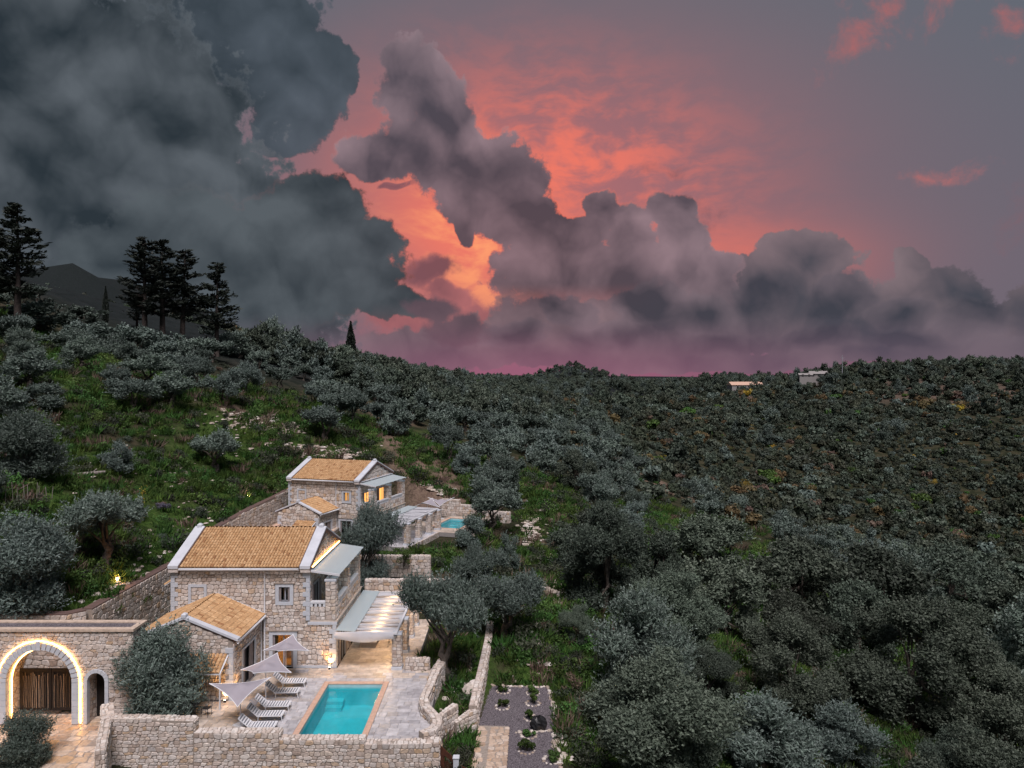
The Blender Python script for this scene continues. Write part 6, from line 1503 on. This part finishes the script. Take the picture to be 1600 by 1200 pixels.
# ------------------------------------------------------------------ mass vegetation as instanced stuff
def scatter(name, pts, rot, scl, meshes, idx, label):
    """one object: points carrying copies of small plants"""
    colx = bpy.data.collections.new(name + '_kinds')
    for i, m_ in enumerate(meshes):
        o = bpy.data.objects.new('%s_kind_%02d' % (name, i), m_); colx.objects.link(o)
    me = bpy.data.meshes.new(name); me.from_pydata(np.asarray(pts).tolist(), [], [])
    a = me.attributes.new('rot', 'FLOAT', 'POINT'); a.data.foreach_set('value', np.asarray(rot, np.float32))
    a = me.attributes.new('scl', 'FLOAT_VECTOR', 'POINT'); a.data.foreach_set('vector', np.asarray(scl, np.float32).ravel())
    a = me.attributes.new('idx', 'INT', 'POINT'); a.data.foreach_set('value', np.asarray(idx, np.int32))
    o = link(name, me); tag(o, label, None, None, 'stuff')
    ng = bpy.data.node_groups.new(name, 'GeometryNodeTree')
    ng.interface.new_socket('Geometry', in_out='INPUT', socket_type='NodeSocketGeometry'); ng.interface.new_socket('Geometry', in_out='OUTPUT', socket_type='NodeSocketGeometry')
    N, L = ng.nodes, ng.links; gi = N.new('NodeGroupInput'); go = N.new('NodeGroupOutput')
    ip = N.new('GeometryNodeInstanceOnPoints'); ci = N.new('GeometryNodeCollectionInfo')
    ci.inputs['Collection'].default_value = colx; ci.inputs['Separate Children'].default_value = True; ci.inputs['Reset Children'].default_value = True
    def attr(nm, ty):
        n = N.new('GeometryNodeInputNamedAttribute'); n.data_type = ty; n.inputs['Name'].default_value = nm
        return [s for s in n.outputs if s.enabled and s.name == 'Attribute'][0]
    L.new(gi.outputs[0], ip.inputs['Points']); L.new(ci.outputs[0], ip.inputs['Instance']); ip.inputs['Pick Instance'].default_value = True
    L.new(attr('idx', 'INT'), ip.inputs['Instance Index'])
    cx = N.new('ShaderNodeCombineXYZ'); L.new(attr('rot', 'FLOAT'), cx.inputs[2]); L.new(cx.outputs[0], ip.inputs['Rotation'])
    L.new(attr('scl', 'FLOAT_VECTOR'), ip.inputs['Scale']); L.new(ip.outputs[0], go.inputs[0])
    md = o.modifiers.new('scatter', 'NODES'); md.node_group = ng
    return o
def bush_mesh(seed, n, ll, lw, mat, K=7, flat=0.8):
    """a bush one metre across"""
    g = np.random.default_rng(seed); rg = random.Random(seed)
    cs = [(rg.uniform(-0.3, 0.3), rg.uniform(-0.3, 0.3), rg.uniform(0.12, 0.5) * flat, rg.uniform(0.16, 0.3)) for _ in range(K)]
    return quads_mesh('bush', *leaves_on(cs, n, ll, lw, g, up=0.4, out=0.7, rnd=0.8, shell=0.4), M[mat])
def tuft_mesh(seed, n, mat, h=0.35, sp=0.35):
    g = np.random.default_rng(seed); a = g.random(n) * 6.283; r = np.sqrt(g.random(n)) * sp
    P = np.stack([r * np.cos(a), r * np.sin(a), np.full(n, h * 0.42)], 1); D = unit(np.stack([np.cos(a) * 0.5, np.sin(a) * 0.5, np.ones(n)], 1) + g.normal(size=(n, 3)) * 0.4)
    W = unit(np.cross(D, g.normal(size=(n, 3)))) * 0.022
    return quads_mesh('tuft', P, D, W, h * (0.6 + 0.8 * g.random(n)), g.random(n), M[mat])
def free(x, y):
    """not on buildings, paving or drive"""
    a = (x > -26.3) & (x < np.where(y > 47.9, -6.0, -4.3)) & (y > 37.5) & (y < 58.5)
    b = (x > -27.8) & (x < -19.2) & (y > 58) & (y < 86)
    c = np.hypot(x + 14.5, (y - 88.5)) < 11.0
    d = (x > -2.1) & (x < 2.8) & (y > 36.3) & (y < 49)
    e = ((x < -21) & (y < 45.8)) | ((x < -3.3) & (y < 38.2))
    f = (x > -14.5) & (x < -4.4) & (y > 57) & (y < 70)
    g_ = (x > -2.7) & (x < -1.0) & (y > 42) & (y < 57.2)
    return ~(a | b | c | d | e | f | g_)
def mass(n, ylo, yhi, pw, test, sfun, kinds, probs, seed, sink=0.05, jit=0.3):
    g = np.random.default_rng(seed)
    y = ylo + (yhi - ylo) * g.random(n) ** pw; x = (g.random(n) * 1.62 - 0.81) * (y + 8)
    k = free(x, y); x, y = x[k], y[k]; z = gz(x, y); px, py = 800 + F * x / y, HOR + F * (CAM_Z - z) / y
    k = test(x, y, z, px, py, g) & (py < 1330) & (px > -120) & (px < 1720); x, y, z = x[k], y[k], z[k]; m_ = len(x)
    s = sfun(x, y, g); sc = np.stack([s, s, s * (0.75 + 0.5 * g.random(m_))], 1)
    return np.stack([x, y, z - sink * s], 1), g.random(m_) * 6.283, sc, g.choice(len(kinds), m_, p=np.array(probs) / sum(probs))
# grass and low plants of the slopes close by
kinds = [tuft_mesh(1, 42, 'grass'), tuft_mesh(2, 42, 'grass'), tuft_mesh(3, 36, 'grass', 0.5), bush_mesh(4, 330, 0.10, 0.03, 'scrub'), bush_mesh(5, 330, 0.09, 0.03, 'green'), tuft_mesh(6, 40, 'dry', 0.5, 0.4)]
gl = lambda x, y, z, px, py, g: (g.random(len(x)) < 0.25 + 0.75 * np.clip(fbm(x, y, 6, 3, 41) * 2.2 - 0.6, 0, 1)) & (y < 128)
scatter('grass', *mass(30000, 33, 128, 1.35, gl, lambda x, y, g: (0.7 + 0.9 * g.random(len(x))) * (1 + y / 110), kinds, (5, 5, 3, 1.0, 1.2, 1.0), 61)[:3], kinds, mass(30000, 33, 128, 1.35, gl, lambda x, y, g: (0.7 + 0.9 * g.random(len(x))) * (1 + y / 110), kinds, (5, 5, 3, 1.0, 1.2, 1.0), 61)[3], 'rough grass and weeds over the near slopes')
# dark low scrub
kinds = [bush_mesh(20 + k, 900, 0.095, 0.024, ('scrub', 'scrub', 'green', 'dry', 'oak')[k], 9) for k in range(5)]
def scr(x, y, z, px, py, g):
    p = np.where(x < -20, 0.22, np.where(px > 900, 0.95, 0.14)); p = p * np.clip(fbm(x, y, 8, 3, 51) * 3 - 0.9, 0.06, 1)
    lush_ = np.zeros(len(x), bool)
    for poly in (CLEAR[4], CLEAR[8]): lush_ |= np.array([poly_in(a, b, poly) for a, b in zip(px, py)], bool)
    return (g.random(len(x)) < p) & ~lush_
A = mass(9000, 36, 150, 1.2, scr, lambda x, y, g: 0.5 + 1.1 * g.random(len(x)) ** 1.5 + (y > 70) * 0.5, kinds, (5, 4, 1.6, 1.6, 3), 62)
scatter('undergrowth', A[0], A[1], A[2], kinds, A[3], 'low dark scrub between the trees')
# maquis-covered hill on the right, and scrub of the valley
kinds = [bush_mesh(30 + k, 420, 0.15, 0.06, m_, 7, 1.0) for k, m_ in enumerate(('scrub', 'scrub', 'oak', 'oak', 'olive', 'autumn', 'autumn', 'green', 'dry', 'yellow', 'scrub'))]
def maq(x, y, z, px, py, g): return ((px > 860) | (y > 240)) & (y > 128) & ~((y < 165) & (px < 1250) & (py < 900) & (g.random(len(x)) < 0.75)) & (g.random(len(x)) < 0.35 + 0.65 * np.clip(fbm(x, y, 14, 3, 77) * 2.6 - 0.7, 0, 1)) & ~((px > 1380) & (px < 1570) & (py > 585) & (py < 640) & (g.random(len(x)) < 0.8))
A = mass(34000, 128, 420, 1.0, maq, lambda x, y, g: (1.5 + 2.4 * g.random(len(x)) ** 2) * np.where(y > 300, 1.4, 1.0), kinds, (9, 8, 9, 8, 3, 2.6, 2.0, 1.4, 1.4, 0.2, 6), 63)
nz_ = fbm(A[0][:, 0], A[0][:, 1], 26, 3, 88); A = (A[0], A[1], A[2] * (0.62 + 0.75 * np.random.default_rng(5).random(len(nz_)) ** 2 + 0.35 * (nz_ > 0.5))[:, None], np.where((nz_ < 0.5) & np.isin(A[3], (5, 6, 8)), 2, A[3]))
scatter('shrubbery', A[0], A[1], A[2], kinds, A[3], 'autumn-tinted maquis covering the right-hand hill')
# woods towards the horizon
kinds = [VAR[k][i][0] for k in ('bushy_far', 'oak_far') for i in range(4)]
def far_(x, y, z, px, py, g): return (py - 6.5 * F / y > skyl(px)) & (g.random(len(x)) < np.where((px > 880) & (py > 618), 0.05 + 0.25 * (fbm(x, y, 40, 3, 19) > 0.55), 0.9)) & (((y > 165) & (px < 1000)) | (y > 250))
A = mass(13000, 165, 1250, 1.5, far_, lambda x, y, g: (0.9 + 0.7 * g.random(len(x))) * np.where(y > 500, 1.15, 1.0), kinds, (1, 1, 1, 1, 4, 4, 4, 4), 64)
scatter('forest', A[0], A[1], A[2], kinds, A[3], 'far woods rolling to the horizon')
# stones in the grass and scree banks
def rock_mesh(seed):
    mb = MB(); rock(mb, 0, 0, 0.1, 0.5, random.Random(seed)); return mb.mesh('rock', M['rock'])
kinds = [rock_mesh(k) for k in range(6)]
pts, sc_, sd = [], [], random.Random(6)
for px, py, rx, ry, n in ((395, 662, 60, 16, 260), (450, 668, 40, 14, 120), (470, 705, 70, 10, 200), (540, 715, 40, 8, 90), (830, 835, 14, 26, 200), (860, 900, 12, 40, 240), (880, 950, 10, 26, 120), (290, 745, 30, 16, 60), (680, 770, 30, 10, 110), (735, 1075, 14, 50, 90), (700, 1060, 14, 30, 60), (160, 920, 70, 30, 70), (250, 880, 80, 50, 70), (330, 790, 60, 40, 70), (930, 1150, 40, 40, 60), (840, 1020, 40, 60, 40)):
    for _ in range(n):
        x_, y_, z_ = hit(px + sd.gauss(0, 0.55) * rx, py + sd.gauss(0, 0.55) * ry)
        if not bool(free(np.array([x_]), np.array([y_]))[0]): continue
        pts.append((x_, y_, z_)); s = sd.uniform(0.18, 0.55) * (1 + max(0, y_ - 70) / 100) * (1.6 if sd.random() < 0.1 else 1); sc_.append((s, s * sd.uniform(0.7, 1.2), s * sd.uniform(0.6, 1)))
for _ in range(420):
    y_ = sd.uniform(42, 120); x_ = sd.uniform(-0.74, 0.12) * y_
    if bool(free(np.array([x_]), np.array([y_]))[0]): s = sd.uniform(0.15, 0.55); pts.append((x_, y_, gz1(x_, y_))); sc_.append((s, s, s * 0.8))
scatter('rubble', pts, [sd.uniform(0, 6.28) for _ in pts], sc_, kinds, [sd.randrange(6) for _ in pts], 'loose limestone rubble on the banks')

# ------------------------------------------------------------------ small plants one can tell apart
def shrub(x, y, w, h, mat, name, label, cat='shrub', group=None, seed=1, z=None, n=700, stem=True, ring_=False):
    rt = empty(name, (x, y, gz1(x, y) if z is None else z), rng.uniform(0, 6), label, cat, group)
    g = np.random.default_rng(seed); rg = random.Random(seed)
    cs = [(rg.uniform(-0.32, 0.32) * w, rg.uniform(-0.32, 0.32) * w, rg.uniform(0.25, 0.8) * h, rg.uniform(0.15, 0.26) * min(w, h * 1.3)) for _ in range(7)]
    link('crown', quads_mesh('crown', *leaves_on(cs, n, 0.13, 0.035, g), M[mat]), rt)
    mb = MB()
    for c in cs[:4]: mb.tube([(0, 0, -0.1), (c[0] * 0.5, c[1] * 0.5, c[2] * 0.6), c[:3]], [0.03, 0.02, 0.008], 5)
    mb.build('stem', M['bark'], rt)
    if ring_:
        rk = MB(); n_ = 11
        for k in range(n_): a = k * 6.283 / n_; rock(rk, 0.42 * math.cos(a), 0.42 * math.sin(a), 0.0, rg.uniform(0.08, 0.14), rg)
        rk.build('stone_ring', M['rock'], rt, kind='stuff')
    return rt
BEDS = [(-0.55, 47.9, 'plant bed at the back left corner of the gravel garden'), (1.35, 47.6, 'plant bed at the back right corner of the gravel garden'), (-0.6, 45.6, 'plant bed in the left middle of the gravel garden'), (1.3, 46.1, 'tall plant bed in the right middle of the gravel garden'),
        (1.15, 44.1, 'wide plant bed in front of the black sack'), (0.95, 42.0, 'stone-ringed plant bed beside the flagstone path end'), (0.8, 40.3, 'small plant bed alone on the lower gravel'), (2.1, 39.3, 'plant bed at the lower right gravel edge')]
for k, (x, y, lb) in enumerate(BEDS): shrub(x, y, 0.8, 0.55 + 0.25 * (k % 3 == 0), 'green' if k % 2 else 'grass', 'flower_bed', lb, 'plant', 'ringed beds of the gravel garden', 40 + k, -1.5, 500, ring_=True)
x, y, z = hit(222, 800); shrub(x, y, 1.6, 2.6, 'yellow', 'sapling', 'thin yellow-leaved sapling on the left hillside', 'sapling', None, 60, None, 130)
x, y, z = hit(252, 800); shrub(x, y, 1.7, 0.9, 'lavender', 'lavender_bush', 'purple-grey lavender bush beside the yellow sapling', 'bush', None, 61)
x, y, z = hit(944, 1150); shrub(x, y, 0.9, 1.5, 'yellow', 'sapling', 'small yellow sapling on the grass below the gravel garden', 'sapling', None, 62, None, 240)
shrub(-9.9, 67.1, 1.6, 1.5, 'green', 'shrub', 'yellow-green bush hanging over the garden wall', 'bush', None, 63, 1.7)
x, y = v2w(1.7, -0.5); shrub(x, y, 1.9, 3.4, 'dry', 'climbing_rose', 'thin reddish climber against the farther villa wall', 'climber', None, 64, 2.3, 220)
for k, (px, py, w, h, mt, lb) in enumerate(((1165, 770, 5, 4, 'yellow', 'yellow-green autumn tree on the spur'), (1035, 725, 2.5, 3, 'yellow', 'small golden bush in the valley behind the spur'), (1140, 712, 4, 3, 'autumn', 'orange bush in the dark valley floor'), (1278, 615, 9, 7, 'autumn', 'tawny tree under the pale ridge house'),
                                            (890, 1090, 1.6, 1.4, 'dry', 'dark reddish shrub at the gravel garden corner'), (980, 1120, 2.2, 1.0, 'lavender', 'greyish-mauve shrub below the grass slope'), (1330, 742, 3.4, 2.6, 'green', 'bright green bush on the maquis hill'), (1455, 760, 4, 2.6, 'yellow', 'yellowish bush low on the maquis hill'))):
    x, y, z = hit(px, py); r_ = shrub(x, y, w, h, mt, 'shrub' if h < 5 else 'tree', lb, 'shrub', None, 70 + k, None, 900 if w > 3 else 600)
for k in range(9):   # vegetable canes by the huge olive bush
    x, y, z = hit(8 + k * 9 + (k % 2) * 4, 795); o_ = MB().tube([(0, 0, -0.1), (rng.uniform(-0.2, 0.2), 0, 1.5 + rng.uniform(0, 0.4))], 0.025, 5).build('cane', M['bark_pale'], None)
    o_.location = (x, y, z); tag(o_, 'thin pale garden cane, %s from the left below the huge round olive' % ORD[k], 'cane', 'canes of the vegetable plot')
dl = empty('fallen_log', hit(140, 745), R(40), 'pale cut log on the grass below the huge round olive', 'log')
MB().tube([(-1.2, 0, 0.2), (0, 0.1, 0.25), (1.3, 0, 0.3)], [0.2, 0.18, 0.13], 8).build('stem', M['bark_pale'], dl); MB().tube([(0.2, 0.1, 0.25), (0.7, 0.6, 0.6)], [0.07, 0.03], 6).build('branch', M['bark_pale'], dl)
bd = empty('boulder', (-2.6, 46.4, gz1(-2.6, 46.4)), 0, 'pale limestone boulder at the foot of the leaning olive trunk', 'boulder')
mb = MB(); rock(mb, 0, 0, 0.2, 0.6, random.Random(3), 1.2); rock(mb, 0.2, 0.25, 0.6, 0.4, random.Random(4), 1.0); mb.build('rock', M['rock'], bd)

# ------------------------------------------------------------------ far houses and road
def far_house(px, py, Y, w, d, h, rz, label, roofm, seed, nwin=3):
    x, y = (px - 800) / F * Y, Y; zb = CAM_Z - (py - HOR) / F * Y
    rt = empty('house', (x, y, zb), rz, label, 'house', 'far houses on the ridge')
    MB().box(-w / 2, w / 2, -d / 2, d / 2, -6, h).build('wall', M['grout'], rt)
    rf = MB().prism([(-w / 2 - 0.4, h), (w / 2 + 0.4, h), (0, h + w * 0.2)], 'y', -d / 2 - 0.4, d / 2 + 0.4) if False else MB().prism([(-d / 2 - 0.4, h + 0.01), (d / 2 + 0.4, h + 0.01), (0, h + d * 0.24)], 'x', -w / 2 - 0.4, w / 2 + 0.4)
    rf = rf.build('roof', M[roofm], rt); MB().box(w * 0.2, w * 0.2 + 0.6, -0.3, 0.3, h + 0.5, h + d * 0.24 + 0.4).build('chimney', M['grout'], rf)
    for k in range(nwin): a = -w / 2 + (k + 0.5) * w / nwin; MB().box(a - 0.5, a + 0.5, -d / 2 - 0.04, -d / 2 - 0.005, 0.9, 2.1).build('window', M['dark'], rt)
far_house(1166, 608, 430, 20, 8, 2.4, R(4), 'long low far house with pale pink roof among trees', 'cope_pink', 1)
far_house(1278, 591, 372, 8, 6, 2.2, R(-14), 'pale house with grey gable roof on the right ridge', 'grout', 2)
far_house(1258, 591, 368, 6, 4, 1.6, R(-10), 'low pale annexe left of the ridge house', 'grout', 3, 2)
far_house(848, 602, 640, 10, 7, 3.0, 0, 'tiny white house beside the far winding road', 'coping', 4, 2)
px_, Yp = 1316, 372.0; mt_ = empty('mast', ((px_ - 800) / F * Yp, Yp, gz1((px_ - 800) / F * Yp, Yp)), 0, 'thin mast on the right ridge beside the pale house', 'mast')
MB().tube([(0, 0, 0), (0, 0, 11)], [0.18, 0.1], 6).build('pole', M['frame'], mt_); MB().box(-0.8, 0.8, -0.06, 0.06, 9.6, 9.75).build('crossbar', M['frame'], mt_)
pts = [hit(*p) for p in ((836, 596), (833, 603), (834, 609), (838, 614), (836, 620))]
mb = MB(); vs = []
for x, y, z in pts: vs += [(x - 2.4, y, z + 2.6), (x + 2.4, y, z + 2.6)]
mb.add(vs, [(2 * i, 2 * i + 1, 2 * i + 3, 2 * i + 2) for i in range(len(pts) - 1)]); tag(mb.build('road', M['white'], None), 'pale far road winding between woods', None, None, 'structure')
